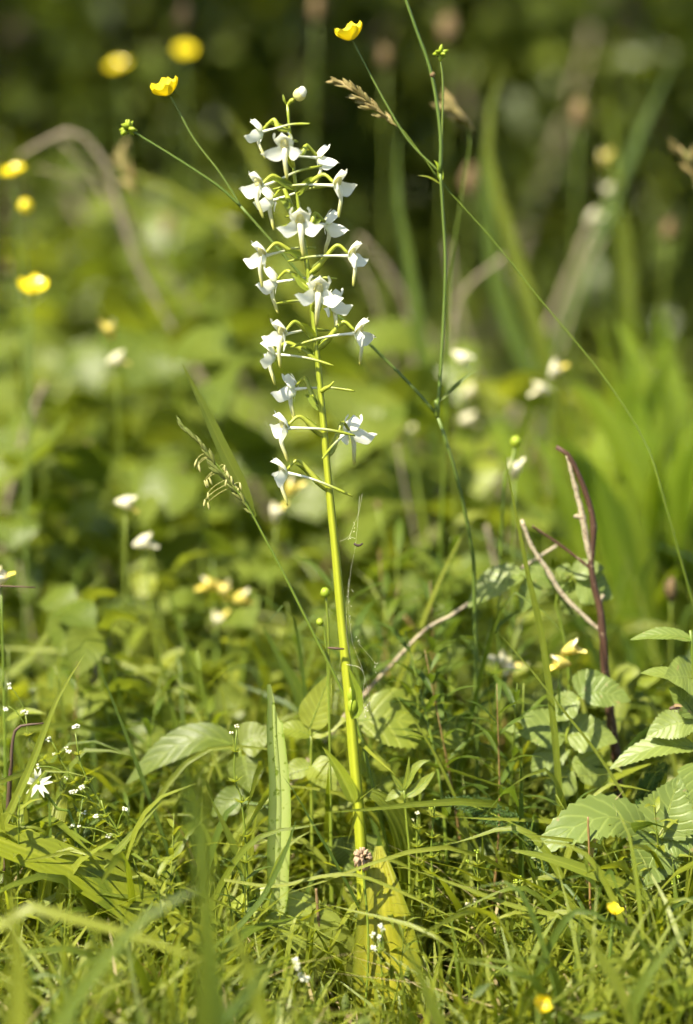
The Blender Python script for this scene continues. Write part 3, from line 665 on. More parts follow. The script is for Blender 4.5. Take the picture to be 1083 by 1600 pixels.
# ------------------------------------------------------------------ white and yellow lipped flowers of the meadow
def lipped(label, spots, Y, foot, group='white and yellow flowers of the meadow', s=1.0, seed=0):
    b = gbase(foot[0], foot[1], Y); t = Thing('cow_wheat', label, 'wildflower', b, group); rr = random.Random(seed+300)
    top = W(spots[0][0], spots[0][1], Y)
    st = [b, b.lerp(top, .5)+V((rr.uniform(-.01, .01), 0, 0)), top+V((0, .004, -.004))]
    t.add('stem', tube(st, [.0011, .0009, .0006], 12, 6), M['stem'])
    for k in range(4):
        p = V(crom(st, 10)[3+k]); d = V((rr.choice((-1, 1)), rr.uniform(-.5, .5), .5))
        t.add('leaf', ribbon([p, p+d*.012, p+d*.024+V((0, 0, -.006))], .0055, prof_leaf, 8, 3), M['herb_lt'])
    for (x, y, a, yl) in spots:
        p = W(x, y, Y); an = math.radians(a); d = V((math.cos(an), -.35, math.sin(an))).normalized(); L_ = .0155*s
        if (p-top).length > .001: t.add('stalk', tube([st[-1], st[-1].lerp(p, .5)+V((0, 0, -.004)), p-d*L_*.5], [.0006]*2, 6, 5), M['stem'])
        e = t.node('flower')
        t.add('petal_tube', tube([p-d*L_*.5, p, p+d*L_*.35], [.0014*s, .0035*s, .0052*s, .0058*s], 8, 9), M['gold' if yl == 2 else 'cream'], e)
        up = V((-d.z, 0, d.x)); up = up if up.z > 0 else -up; sd_ = d.cross(up)
        t.add('upper_lip', surf(lambda u, v: p+d*L_*(.3+.35*v)+sd_*u*.0048*s*(1-.5*v*v)+up*(.0045*s*(1-u*u*.6)+.0015*v), 5, 4), M['cream'], e)
        t.add('lower_lip', surf(lambda u, v: p+d*L_*(.3+.4*v)+sd_*u*.0056*s*(1-.4*v*v)-up*(.0032*s*(1-u*u*.4)+.004*v), 5, 4), M['gold' if yl else 'cream'], e)
    return t
CW = [([(180, 562, 20, 1), (172, 518, 100, 2)], .38, (200, 760), 'white flower with a yellow lip under a round yellow one, over the leafy meadow'),
      ([(195, 785, 0, 1)], .22, (205, 920), 'pale flower with a yellow side low among the meadow leaves'),
      ([(222, 848, 20, 0)], .22, (240, 960), 'small white flower alone among low meadow leaves'),
      ([(432, 803, 80, 1), (455, 765, 60, 2)], .26, (440, 960), 'white flower with yellow lip next to the orchid stem'),
      ([(352, 925, 100, 2), (342, 972, 85, 1), (330, 915, 160, 2), (375, 935, 20, 2)], .26, (345, 1090), 'cluster of golden flowers over a cream one'),
      ([(720, 557, -30, 0)], .34, (730, 760), 'white flower hanging beside the buttercup stem'),
      ([(866, 580, 60, 1), (848, 608, 170, 0)], .36, (850, 780), 'pair of white flowers in front of the bright green blades'),
      ([(732, 612, 30, 0), (728, 655, 10, 0)], .50, (735, 800), 'faint white flower pair behind the buttercup node'),
      ([(878, 1036, 170, 2), (890, 1015, 30, 2)], .06, (884, 1190), 'yellow flower pair beside the brown cane'),
      ([(795, 1046, 60, 1), (785, 1035, 120, 0)], .14, (800, 1190), 'yellow and cream flower near the dry cane foot'),
      ([(805, 735, 90, 0)], .18, (790, 940), 'white flower under the round yellow green bud'),
      ([(950, 300, 100, 0), (925, 340, 40, 0), (945, 250, 90, 2)], .75, (930, 640), 'dim cream flowers in the shade of the thicket'),
      ([(0, 905, 60, 1)], .05, (-10, 1060), 'white and yellow flower beside a dark twig'),
      ([(352, 352, 60, 0)], .9, (360, 560), 'small pale flower in the shaded leaves'),
      ([(632, 680, 80, 0)], .5, (640, 830), 'faint pinkish white flower by the orchid spike')]
for i, (sp, Y, ft, lab) in enumerate(CW): lipped(lab, sp, Y, ft, seed=i, s=.80 if Y > .2 else .72)
# round buds on thin stalks
def budstalk(label, pp, Y, r, mat='sepal', stem='stem', group=None, wr=1.0):
    ps = down(pp, Y); b = ps[0]; b.z = min(b.z, gz(b.x, b.y)-.002)
    t = Thing('budding_stalk', label, 'bud stalk', b, group)
    t.add('stem', tube(ps, [.0009*wr, .0007*wr, .0006*wr], 18, 6), M[stem]); t.add('bud', blob(ps[-1], pxw(r, Y), 9, 7, (1, 1, 1.05), .06, int(pp[-1][0])), M[mat])
    return t
budstalk('thin stalk with a round yellow green bud above the dry pronged cane', [(770, 960), (785, 800), (800, 730), (806, 690)], .12, 9, 'sepal', wr=1.5)
budstalk('short stalk with a round pale bud close to the orchid stem', [(518, 1120), (514, 1020), (508, 926)], .02, 8)
budstalk('short stalk with a small round bud below the pale bud', [(522, 1130), (512, 1040), (500, 972)], .02, 6)

# tan rounded heads in the shade (plantain / burnet)
TH = [(735, 282, .62, 24), (905, 178, .7, 22), (602, 90, .75, 18), (700, 48, .8, 26), (495, 14, .8, 20), (285, 28, .85, 22), (262, 352, .8, 18), (1045, 360, .6, 18), (590, 790, .3, 8), (1048, 920, .2, 20), (12, 420, .6, 10)]
THL = ['below the buttercup branching point', 'over the dim cream flowers', 'between the blossom stalk and the seed head', 'behind the small green seed head', 'above the orchid top', 'behind a blurred buttercup',
       'between the orchid and the hoop stalk', 'over the tallest sword leaves', 'tiny, low beside the orchid stem', 'low beside the brown cane', 'tiny, over the cupped buttercup']
for i, (x, y, Y, r) in enumerate(TH):
    Y += .25 if Y > .5 else 0
    b = gbase(x+U(-30, 60), y+330, Y); c = W(x, y, Y)
    t = Thing('plantain_stalk', 'blurred reddish tan plantain head '+THL[i], 'plantain', b, 'reddish tan plantain heads')
    t.add('stem', tube([b, b.lerp(c, .5)+V((U(-.015, .015), 0, 0)), c], [.0013, .0011, .0009], 12, 6), M['stem'])
    t.add('flower_head', blob(c, pxw(r*.66, Y), 10, 9, (.8, .8, 1.4), .2, i), M['tan'])
# dry clover head on the orchid foot
cb = gbase(568, 1470, -.045)
t = Thing('clover', 'dried brown clover head in front of the orchid stem foot', 'clover', cb)
cc = W(566, 1340, -.035)
t.add('stem', tube([cb, cb.lerp(cc, .5)+V((.003, 0, 0)), cc], [.0008, .0007, .0007], 12, 6), M['stem'])
rr = random.Random(4); fl = []
for k in range(60):
    d = V((rr.gauss(0, 1), rr.gauss(0, 1), rr.gauss(0, 1.15))).normalized()
    fl.append(tube([cc+d*.0015, cc+d*.0040+V((0, 0, .0006)), cc+V((d.x*.0052, d.y*.0052, d.z*.0066))-V((0, 0, .001))], [.0006, .0011, .0005], 5, 5))
t.add('flower_head', join(*fl), M['clover'])

# ------------------------------------------------------------------ dead stalks, cane
def knotty(ps, r, n):                                  # an uneven dry stem: wobbling line, swellings at the joints
    C = crom(ps, n); L_ = float(np.linalg.norm(np.diff(C, axis=0), axis=1).sum()); r = list(r); rm = max(r)
    C = C + np.array([[R.gauss(0, .07), R.gauss(0, .07), R.gauss(0, .05)] for _ in range(n)])*min(rm, .004)
    rad = np.interp(np.linspace(0, 1, n), np.linspace(0, 1, len(r)), r)*np.array([R.uniform(.92, 1.07) for _ in range(n)])
    for k in range(4, n-1, R.randint(7, 10)): rad[k] *= 1.22
    return tube([V(c) for c in C], list(rad), n, 9)
def stalk(label, pp, Y, r, mat, extra=(), name='dead_stalk', root=False, cat='stalk'):
    ps = down(pp, Y); b = ps[0]
    if root: ps = rooted(ps)
    t = Thing(name, label, cat, ps[0])
    t.add('stem', knotty(ps, r if isinstance(r, list) else [r, r*.9, r*.7], 44), M[mat])
    for q, rq, mq, nm in extra: t.add(nm, knotty(down(q, Y), rq, 26), M[mq])
    return t
stalk('blurred grey dead stalk bent over like a hoop among the shaded leaves', [(340, 640), (300, 562), (255, 490), (210, 400), (185, 320), (160, 250), (115, 206), (70, 222), (30, 245)], .62, [.0023, .0028, .0020, .0028, .0019, .0026, .0017], 'dead', root=True)
stalk('blurred pale dead stalk curving up beside the orchid spike', [(652, 600), (645, 540), (632, 470), (600, 415), (560, 370)], .80, .0030, 'dead', root=True)
stalk('blurred pinkish dead stalk arching behind the buttercup stem', [(712, 640), (705, 530), (725, 455), (790, 400)], .62, .0024, 'dead', root=True)
stalk('blurred thick grey dead stem leaning in the dark thicket', [(800, 420), (860, 260), (900, 140), (935, 20), (950, -60)], 2.6, .0066, 'dead', root=True)
stalk('blurred greyish dead stem standing steeply behind the bright blades', [(880, 460), (905, 400), (930, 340)], 1.1, .0042, 'dead', root=True)
stalk('broken brown cane with a pale forked prong beside the serrated leaves', [(968, 1290), (962, 1180), (948, 1060), (938, 960), (924, 890), (928, 840), (922, 790), (903, 740), (884, 706), (870, 698)], .07,
      [.0034, .0033, .0028, .0022, .0018, .0014], 'cane',
      (([(926, 886), (918, 850), (912, 815), (900, 765), (886, 712)], [.0012, .0018, .0014, .0009], 'pale', 'prong'),
       ([(925, 890), (880, 855), (832, 822)], [.0008, .0008, .0006], 'cane', 'twig'),
       ([(945, 990), (920, 970), (880, 930), (855, 890), (832, 855), (815, 812)], [.0010, .0014, .0013, .0010], 'pale', 'twig'),
       ([(953, 1120), (944, 1000), (938, 935), (944, 930)], [.0018, .0017, .0014, .0012], 'dead', 'prong'),
       ([(912, 812), (903, 806), (897, 808)], [.0012, .0014, .0009], 'pale', 'bud_scar')), 'bramble_cane', True, 'cane')
stalk('long bleached straw slanting behind the serrated leaf tips', [(645, 1003), (700, 965), (770, 918), (870, 852)], .10, .0012, 'pale', root=True, name='dry_straw', cat='straw')
stalk('short upright brown straw beside the torn leaf', [(500, 1470), (498, 1440), (494, 1388)], -.01, .0011, 'tan', root=True, name='dry_straw', cat='straw')
stalk('pale dry straw slanting through the turf below the yellow blossom', [(965, 1610), (935, 1520), (905, 1445), (885, 1412)], -.03, .0010, 'pale', root=True, name='dry_straw', cat='straw')
stalk('short reddish twig among blurred leaves near the large pale leaf', [(700, 1060), (660, 1000), (630, 960)], .2, .0012, 'redstem', name='dead_twig', cat='twig', root=True)
stalk('brown dead stem standing in the meadow shade near the pale flowers', [(0, 900), (10, 800), (22, 740), (45, 660), (70, 600)], .50, .0030, 'dead', root=True)
for i, (x, y, Y, dx) in enumerate(((60, 640, .6, 60), (140, 690, .45, -50), (255, 620, .7, 40), (400, 640, .6, -30), (600, 640, .7, 50), (690, 760, .5, -40), (620, 690, .4, 30), (840, 700, .5, 60), (170, 1000, .2, -70), (30, 880, .35, 30), (560, 760, .5, -60), (760, 820, .3, 40))):
    stalk('thin blurred brown dead stem '+('over the leafy meadow below the budded buttercup', 'beside the pale yellowish flower', 'near the tip of the slanting grass blade', 'close to the orchid spike', 'between orchid spike and buttercup node', 'under the buttercup node',
          'below the faint pinkish flower', 'under the white flower pair', 'low under the golden cluster', 'above the dark twig', 'behind the orchid stem', 'beside the round yellow bud')[i],
          [(x+dx, y+150), (x+dx*.4, y+70), (x, y)], Y, .0010+.0005*(i % 3), ('dead', 'tan', 'dead')[i % 3], root=True, name='dead_stalk')
stalk('small dark withered leaf stalk beside the buds of the white flowered herb', [(16, 1210), (20, 1160), (30, 1136), (68, 1130)], -.01, [.0005, .0007, .0014, .0005], 'insect', root=True, name='dead_twig', cat='twig')
stalk('short dark twig poking in next to a white and yellow flower', [(-40, 950), (-10, 918), (20, 916), (56, 918)], .03, [.001, .0009, .0004], 'insect', root=True, name='dead_twig', cat='twig')
stalk('thin dark seed stalk standing in front of the big serrated leaf', [(922, 1520), (922, 1400), (919, 1276)], -.03, .0008, 'redstem', root=True, name='dead_twig', cat='twig')

for i, (lab, pp, Y, r) in enumerate((('thin pale dry stem crossing under the hoop stalk', [(230, 380), (160, 300), (60, 262)], .7, .0014), ('thin dry twig branching off beside the hoop stalk top', [(190, 360), (140, 270), (95, 222)], .66, .0012),
      ('thin pale dry stem leaning behind the orchid spike', [(600, 520), (575, 440), (545, 390)], .7, .0016), ('pale dry stem rising steeply behind the buttercup stem', [(740, 560), (715, 470), (700, 380)], .85, .0018),
      ('pale dry stem crossing the shade beside the arching dead stalk', [(690, 560), (660, 500), (640, 400)], .8, .0016), ('thin dry stem leaning by the dim cream flowers', [(890, 500), (915, 420), (945, 370)], .8, .0016))):
    stalk(lab, pp, Y, r, 'dead', root=True)
# ------------------------------------------------------------------ leafy shoots (raspberry and herbs) with hand-placed leaves
def shoot(label, stemp, Y, r, leaves, mat='rasp', stem='stem', name='leafy_shoot', cat='plant', serr=.10, root=True):
    ps = down(stemp, Y)
    if root: ps = [V((ps[0].x, ps[0].y, gz(ps[0].x, ps[0].y)-.003))]+ps
    t = Thing(name, label, cat, ps[0]); C = crom(ps, 40)
    t.add('stem', tube(ps, [r, r*.8, r*.6], 24, 7), M[stem])
    for k, lf in enumerate(leaves):
        bx, by, tx, ty, wp = lf[:5]; wp = wp*1.18; nr = lf[5] if len(lf) > 5 else (0, -.45, .9); arch = lf[6] if len(lf) > 6 else .10; dY = lf[7] if len(lf) > 7 else (0, 0)
        b = W(bx, by, Y+dY[0]); e = W(tx, ty, Y+dY[1]); L_ = (e-b).length
        c = V(min(C, key=lambda q: (V(q)-b).length))
        if (c-b).length > .002: t.add('leaf_stalk', tube([c, c.lerp(b, .5)+V((0, 0, .002)), b], [.0008, .0006], 8, 5), M[stem])
        up = V((0, 0, 1))*arch*L_
        lf_ = t.add('leaf', ribbon([b, b.lerp(e, .33)+up*.9, b.lerp(e, .68)+up*.75, e], pxw(wp, Y), prof_leaf if (lf[8] if len(lf) > 8 else 0) == 0 else prof_ovate, 31, 7, nrm=nr, fold=.16, serr=serr, wave=.05, seed=k), M[mat])
        t.add('leaf_vein', tube([b, b.lerp(e, .33)+up*.9-V((0, 0, .0004)), b.lerp(e, .68)+up*.75-V((0, 0, .0004)), b.lerp(e, .93)], [.0005, .0002], 12, 5), M[stem], lf_)
    return t
FR = (0, -.8, .6)
shoot('raspberry shoot with a big curved serrated leaf and two round ones', [(1048, 1420), (1040, 1360), (1030, 1312)], -.01, .0014,
      [(1014, 1302, 828, 1342, 66, (-.1, -.8, .7), .22, (0, -.02)), (1030, 1310, 1062, 1212, 84, (0, -.9, .4), .0, (0, .01), 1), (1032, 1312, 1000, 1395, 72, (.2, -.9, .4), .05, (0, -.015), 1), (1036, 1310, 1095, 1325, 60, FR, .05, (0, 0), 1)])
shoot('raspberry shoot with tiered serrated leaves rising beside the cane', [(1100, 1330), (1092, 1180), (1086, 1080), (1082, 1020), (1079, 985)], .01, .0016,
      [(1082, 1000, 984, 1000, 26, (0, -.5, .9), .10), (1085, 1060, 1038, 1058, 60, FR, .04, (0, -.01), 1), (1088, 1052, 1120, 1100, 70, FR, .1, (0, 0), 1), (1086, 1075, 1000, 1052, 30, (0, -.5, .9), .12),
       (1090, 1170, 952, 1202, 38, (0, -.6, .8), .14), (1090, 1130, 1010, 1150, 46, FR, .1), (1092, 1190, 1110, 1290, 70, FR, .1, (0, -.02), 1), (1088, 1120, 1045, 1075, 40, FR, .1)])
shoot('broad leaved shoot with pale green leaves in front of the cane foot', [(905, 1330), (900, 1230), (884, 1160), (905, 1090)], .045, .0014,
      [(884, 1152, 788, 1140, 58, FR, .1, (0, 0), 1), (886, 1150, 965, 1160, 60, FR, .1, (0, 0), 1), (905, 1092, 862, 1128, 40, FR, .1), (905, 1088, 965, 1070, 56, FR, .12, (0, .01), 1), (907, 1086, 985, 1095, 46, FR, .1), (890, 1170, 830, 1215, 44, FR, .15), (893, 1190, 960, 1230, 50, FR, .1), (893, 1200, 860, 1260, 46, FR, .1)])
shoot('small leafy shoot at the middle of the brown cane', [(890, 1100), (880, 990), (868, 930), (895, 905)], .08, .0011,
      [(820, 900, 730, 950, 44, (-.1, -.7, .7), .16), (868, 915, 812, 895, 32, FR, .12), (895, 900, 945, 888, 30, FR, .12), (900, 912, 958, 935, 60, FR, .06, (0, 0), 1), (890, 900, 868, 890, 26, FR, .1), (880, 930, 905, 965, 40, FR, .1, (0, 0), 1), (840, 900, 815, 958, 30, FR, .05)])
shoot('leafy shoot with one large pale leaf spread behind the orchid stem', [(600, 1330), (588, 1230), (570, 1160), (560, 1130)], .055, .0013,
      [(556, 1126, 730, 1166, 86, (.15, -.8, .6), .10), (566, 1180, 594, 1225, 40, FR, .08, (0, 0), 1), (566, 1185, 612, 1205, 26, FR, .12), (575, 1230, 640, 1255, 40, FR, .1), (575, 1240, 530, 1262, 34, FR, .1)], 'herb_lt', serr=.04)
shoot('herb with a pale upright leaf and paired side leaves next to the torn leaf', [(488, 1330), (487, 1240), (486, 1150)], .035, .0013,
      [(484, 1138, 516, 1052, 46, (-.3, -.9, .3), .0, (0, 0), 1), (486, 1150, 543, 1124, 30, FR, .1), (486, 1150, 428, 1142, 30, (0, -.6, .8), .12), (486, 1195, 525, 1240, 42, FR, .12, (0, -.01), 1), (486, 1200, 440, 1215, 30, FR, .1)], 'herb_lt', serr=.03)
shoot('herb with drooping grey green leaves behind the torn leaf', [(388, 1330), (385, 1240), (374, 1170)], .06, .0013,
      [(374, 1166, 196, 1226, 46, (-.1, -.8, .7), .20), (376, 1165, 430, 1150, 52, FR, .1, (0, 0), 1), (380, 1180, 392, 1240, 50, FR, .0, (0, -.01), 1), (384, 1245, 330, 1275, 40, FR, .1), (386, 1260, 440, 1300, 46, FR, .1)], 'herb', serr=.03)
shoot('young herb with curled yellow green tip leaves beside the orchid stem', [(640, 1350), (636, 1290), (631, 1235)], .0, .0010,
      [(631, 1235, 672, 1188, 13, (-.5, -.8, .3), .25), (631, 1236, 602, 1252, 13, FR, .1), (630, 1236, 612, 1210, 8, FR, .0), (633, 1240, 640, 1180, 6, FR, .0), (634, 1245, 680, 1205, 16, FR, -.05)], 'herb_lt', serr=.05)
shoot('three lobed wild strawberry leaf behind the dry clover head', [(556, 1400), (553, 1360), (550, 1340)], .02, .0008,
      [(552, 1338, 508, 1318, 40, FR, .08, (0, 0), 1), (552, 1336, 590, 1306, 42, FR, .05, (0, .01), 1), (550, 1342, 516, 1372, 40, (0, -.7, .7), .05, (0, -.01), 1)], 'herb', serr=.14)
shoot('low herb with toothed leaf pair under the feathery leaf', [(745, 1420), (742, 1370), (740, 1340)], .04, .001,
      [(740, 1340, 690, 1320, 34, FR, .1), (740, 1340, 790, 1325, 36, FR, .1), (741, 1350, 720, 1390, 30, FR, .1)], 'herb', serr=.08)

# feathery yarrow leaf
def yarrow(label, pp, Y, L0):
    ps = down(pp, Y); t = Thing('yarrow_leaf', label, 'yarrow', ps[0]); C = crom(ps, 40); tt = tangents(C); rr = random.Random(int(pp[-1][0]))
    t.add('leaf_rib', tube(ps, [.0007, .0005, .0003], 20, 5), M['stem'])
    for i in range(6, 40):
        f = math.sin(math.pi*(i-4)/37)**.7
        for s in (-1, 1):
            sd_ = V(tt[i]).cross(V((0, -.8, .6))).normalized()*s; p = V(C[i]); l = L0*f*rr.uniform(.8, 1.15)
            d = (sd_*.8+V(tt[i])*.7).normalized(); g = []
            for k in range(4):
                q = p+d*l*(.2+.22*k)
                for z in (-1, 0, 1):
                    e = q+(d*.8+V(tt[i])*.5*z+V((0, -.4, .5*rr.uniform(-1, 1))))*l*.34
                    g.append(tube([q, e], [.00035, .00018], 3, 4))
            g.append(tube([p, p+d*l], [.0004, .0002], 4, 4))
            t.add('leaflet', join(*g), M['yarrow'])
    return t
yarrow('dark feathery yarrow leaf arching over the thin yellowish blade', [(860, 1420), (845, 1340), (825, 1302), (790, 1282), (745, 1262), (700, 1250)], .0, .0075)
yarrow('feathery yarrow leaf beside the round serrated leaf', [(1000, 1330), (1004, 1260), (1020, 1215), (1040, 1195)], .02, .006)
yarrow('feathery yarrow leaf low near the dry straw', [(990, 1520), (970, 1455), (930, 1440)], -.02, .006)

# starry stitchwort flower
t = Thing('stitchwort', 'small starry white flower with slit petals on a slanting green stalk', 'wildflower', gbase(150, 1330, -.012))
c0 = W(60, 1222, -.014)
t.add('stem', tube([t.base, W(120, 1300, -.012), W(88, 1262, -.012), c0], [.0011, .001, .0007], 16, 7), M['stem'])
for k in range(10):
    an = 2*math.pi*(k//2)/5+(-.2 if k % 2 else .2)+.3
    d = V((math.cos(an), -.35, math.sin(an)))
    t.add('petal', ribbon([c0, c0+d*.004+V((0, -.0012, 0)), c0+d*.0085], .0022, prof_leaf, 8, 3, nrm=(0, -1, .2), fold=.2), M['white'])
t.add('flower_center', blob(c0+V((0, -.001, 0)), .0012, 7, 5), M['sepal'])
for k in range(4):
    p = t.base.lerp(c0, .25+.17*k)
    for s in (-1, 1): t.add('leaf', ribbon([p, p+V((s*.008, -.003, .007)), p+V((s*.019, -.004, .008))], .0022, prof_leaf, 8, 3), M['grass'])

# ------------------------------------------------------------------ bedstraw: whorled thin herb with tiny white flowers
def bedstraw(label, pp, Y, tops, group=None, whl=.006, seed=0, fmat='white', fr=.0013):
    ps = down(pp, Y); b = ps[0].copy(); g0 = gz(b.x, b.y)
    if b.z > g0: ps = [V((b.x+.004, b.y+.003, g0-.002))]+ps
    t = Thing('bedstraw', label, 'wildflower', ps[0], group); rr = random.Random(seed+900)
    t.add('stem', tube(ps, [.0007, .0006, .0004], 20, 5), M['stem']); C = crom(ps, 40); tt = tangents(C)
    for i in range(8, 40, 4):
        a = V(tt[i]); s0 = a.orthogonal().normalized(); s1 = a.cross(s0); g = []
        f = whl*(1.15-.5*i/40)
        for k in range(6):
            an = k*1.047+i; d = (s0*math.cos(an)+s1*math.sin(an)+a*.45).normalized()
            g.append(ribbon([V(C[i]), V(C[i])+d*f*.5, V(C[i])+d*f], .0021, prof_leaf, 6, 3, nrm=tuple(a)))
        t.add('leaf_whorl', join(*g), M['herb_lt'])
    for (x, y, n) in tops:
        p = W(x, y, Y); c = min((V(q) for q in C[14:]), key=lambda q: (q-p).length+abs(q.z-p.z+.012))
        if (c-p).length > .003: t.add('flower_stalk', tube([c, c.lerp(p, .55)+V((0, 0, .002)), p], [.00035, .0003], 8, 5), M['stem'])
        for k in range(n):
            q = p+V((rr.uniform(-1, 1), rr.uniform(-1, 1), rr.uniform(-.6, .8)))*.0022*(n > 1)
            pet = []
            d0 = V((rr.uniform(-.5, .5), -.6, .9)).normalized(); s0 = d0.orthogonal().normalized(); s1 = d0.cross(s0)
            fr_ = fr*rr.uniform(.6, 1.1); np_ = rr.choice((3, 4, 5))
            for m_ in range(np_):
                an = m_*6.283/np_+rr.uniform(-.35, .35); d = s0*math.cos(an)+s1*math.sin(an)
                pet.append(blob(q+d*fr_*.75+d0*.0005*rr.uniform(-1, 1), fr_*.56*rr.uniform(.7, 1.25), 7, 5, (1, 1, .8)))
            f_ = t.add('flower', join(*pet), M[fmat]); t.add('calyx', blob(q-d0*fr_*.5, fr_*.55, 6, 4), M['sepal'], f_)
    return t
bedstraw('whorled bedstraw with a twin white blossom on a thin tall stalk', [(190, 1330), (160, 1260), (128, 1200), (118, 1145)], -.008, [(118, 1137, 3), (108, 1172, 2), (112, 1240, 2), (128, 1230, 1), (131, 1270, 1)], seed=1)
bedstraw('branched bedstraw with tight buds beside the starry white flower', [(190, 1340), (150, 1260), (105, 1205), (85, 1165), (76, 1150)], -.004, [(76, 1155, 1), (84, 1178, 1), (58, 1198, 1), (104, 1215, 1)], seed=2)
bedstraw('bedstraw with a pale flower tuft next to the withered twig', [(110, 1290), (80, 1200), (48, 1165), (40, 1112)], .01, [(40, 1112, 3), (14, 1072, 3), (14, 1104, 2)], seed=3)
bedstraw('bedstraw spray with small buds close above the strap leaf', [(215, 1370), (190, 1310), (168, 1280), (158, 1250)], -.02, [(168, 1305, 2), (120, 1292, 2), (195, 1265, 1), (150, 1275, 1)], seed=4)
bedstraw('bedstraw in front of the broad orchid leaf with a loose white cluster', [(600, 1640), (598, 1540), (592, 1475)], -.085, [(578, 1462, 2), (600, 1452, 3), (598, 1466, 2), (590, 1482, 2)], seed=5, fr=.0015)
bedstraw('bedstraw with a white blossom pair under the pale basal leaf', [(480, 1640), (478, 1570), (472, 1520)], -.11, [(468, 1506, 3), (474, 1526, 4)], seed=6, fr=.0016)
bedstraw('bedstraw with a cream blossom low under the ragged yellow blossom', [(985, 1640), (982, 1590), (980, 1562)], -.06, [(980, 1556, 4)], seed=7, fr=.0015)
for i, (x, y) in enumerate([(652, 1270), (680, 1250), (676, 1385), (743, 1408), (812, 1370), (825, 1400), (935, 1455), (803, 1460), (745, 1330), (712, 1450), (1060, 1370), (1028, 1365), (855, 1505), (700, 1530), (750, 1585), (370, 1135), (655, 1300), (640, 1290)]):
    Y = U(-.04, .03)
    bedstraw('slender whorled herb with pale round buds in the turf', [(x+U(-20, 25), y+150), (x+U(-10, 12), y+80), (x, y+4)], Y,
             [(x, y, 1), (x+U(-14, -6), y+U(4, 20), 1)], 'slender budded herbs of the turf', seed=20+i, fmat=('cream', 'sepal', 'sepal')[i % 3], whl=.0075)

# ------------------------------------------------------------------ repeated plants: prototypes copied with their parts
def proto_done(root):
    KIDS[root.name] = list(root.children)
    for c in root.children: KIDS[c.name] = list(c.children)
    return root
def narrow_proto(seed, H=.13, nl=22, L_=.03, wd=.0030, mat='grass2', st='stem'):
    rr = random.Random(seed); t = Thing('narrow_leaved_herb', 'x', 'plant', (0, 0, 0))
    ps = [V((0, 0, -.003)), V((rr.uniform(-.006, .006), 0, H*.5)), V((rr.uniform(-.015, .015), rr.uniform(-.01, .01), H))]
    C = crom(ps, 30); t.add('stem', tube(ps, [.0010, .0008, .0005, .0002], 14, 6), M[st])
    for k in range(nl):
        f = .12+.86*k/nl; p = V(C[int(f*29)]); an = k*2.4+rr.uniform(-.3, .3); el = .25+.55*f
        d = V((math.cos(an), math.sin(an), el)); d.normalize(); l = L_*rr.uniform(.75, 1.2)*(1.2-.4*f)
        t.add('leaf', ribbon([p, p+d*l*.5, p+d*l+V((0, 0, -l*.22))], wd, prof_leaf, 8, 3, nrm=(0, 0, 1), fold=.3), M[mat])
    return proto_done(t.o)
LM = [(432, 1250, 'the torn leaf'), (560, 1250, 'the orchid stem foot'), (600, 1480, 'the broad orchid leaf'), (380, 1440, 'the pale basal leaf'), (60, 1222, 'the starry flower'),
      (150, 1380, 'the wide strap leaf'), (118, 1140, 'the bedstraw'), (920, 1290, 'the big serrated leaf'), (1045, 1250, 'the round serrated leaves'), (765, 1280, 'the feathery leaf'), (958, 1416, 'the yellow turf blossom'),
      (840, 1568, 'the ragged yellow blossom'), (925, 850, 'the brown cane'), (640, 1140, 'the large pale leaf'), (350, 950, 'the golden flower cluster'), (222, 848, 'the lone white flower'), (195, 780, 'the pale yellowish flower'),
      (180, 560, 'the round yellow flower'), (50, 440, 'the cupped buttercup'), (20, 260, 'the budded buttercup'), (230, 420, 'the hoop stalk'), (300, 620, 'the slanting grass blade'), (340, 730, 'the dangling anthers'), (432, 800, 'the orchid spike foot'),
      (683, 640, 'the buttercup node'), (720, 560, 'the hanging white flower'), (860, 590, 'the white flower pair'), (806, 690, 'the round yellow bud'), (1000, 670, 'the kinked grass stalk'), (1040, 420, 'the tallest sword leaves'),
      (600, 430, 'the curved dead stalk'), (745, 430, 'the arching dead stalk'), (740, 930, 'the bleached straw'), (520, 950, 'the round pale bud'), (0, 905, 'the dark twig'), (30, 700, 'the brown dead stem'), (880, 1035, 'the yellow flower pair')]
LMF = [(186, 100, 'the twin blurred buttercups'), (920, 100, 'the thick leaning stem'), (735, 280, 'the tan heads'), (470, 150, 'the orchid top'), (20, 260, 'the budded buttercup'), (1000, 300, 'the dim cream flowers')]
NP = [narrow_proto(1), narrow_proto(2, .16, 26, .034, .0034, 'grass2', 'redstem'), narrow_proto(3, .10, 18, .024, .0026, 'grass'), narrow_proto(4, .12, 24, .02, .003, 'herb_lt')]
usedp = set()
def put(root, x, Y, s, label, group, z=None, rz=None, tilt=(0, 0)):
    first = root.name not in usedp; usedp.add(root.name)
    if group:                                          # tell look-alikes apart by the nearest findable thing
        qx, qy = PX((x, Y, float(gz(x, Y))+(.27 if 'sword' in label else .11)*s)); lm = LM if Y < 1.9 else LMF
        near = min(lm, key=lambda l: (l[0]-qx)**2+(l[1]-qy)**2)[2]
        label = label+' near '+near; group = group+' near '+near
    zz = float(gz(x, Y))-.002 if z is None else z
    return place(root, (x, Y, zz), U(0, 6.28) if rz is None else rz, s, first, label, group, tilt)
def put_px(root, px, top, Y, H, label, group, tilt=None):
    p = W(px, top, Y); z0 = gz(p.x, Y); return put(root, p.x, Y, (p.z-z0)/H, label, group, tilt=tilt or (U(-.1, .1), U(-.15, .15)))
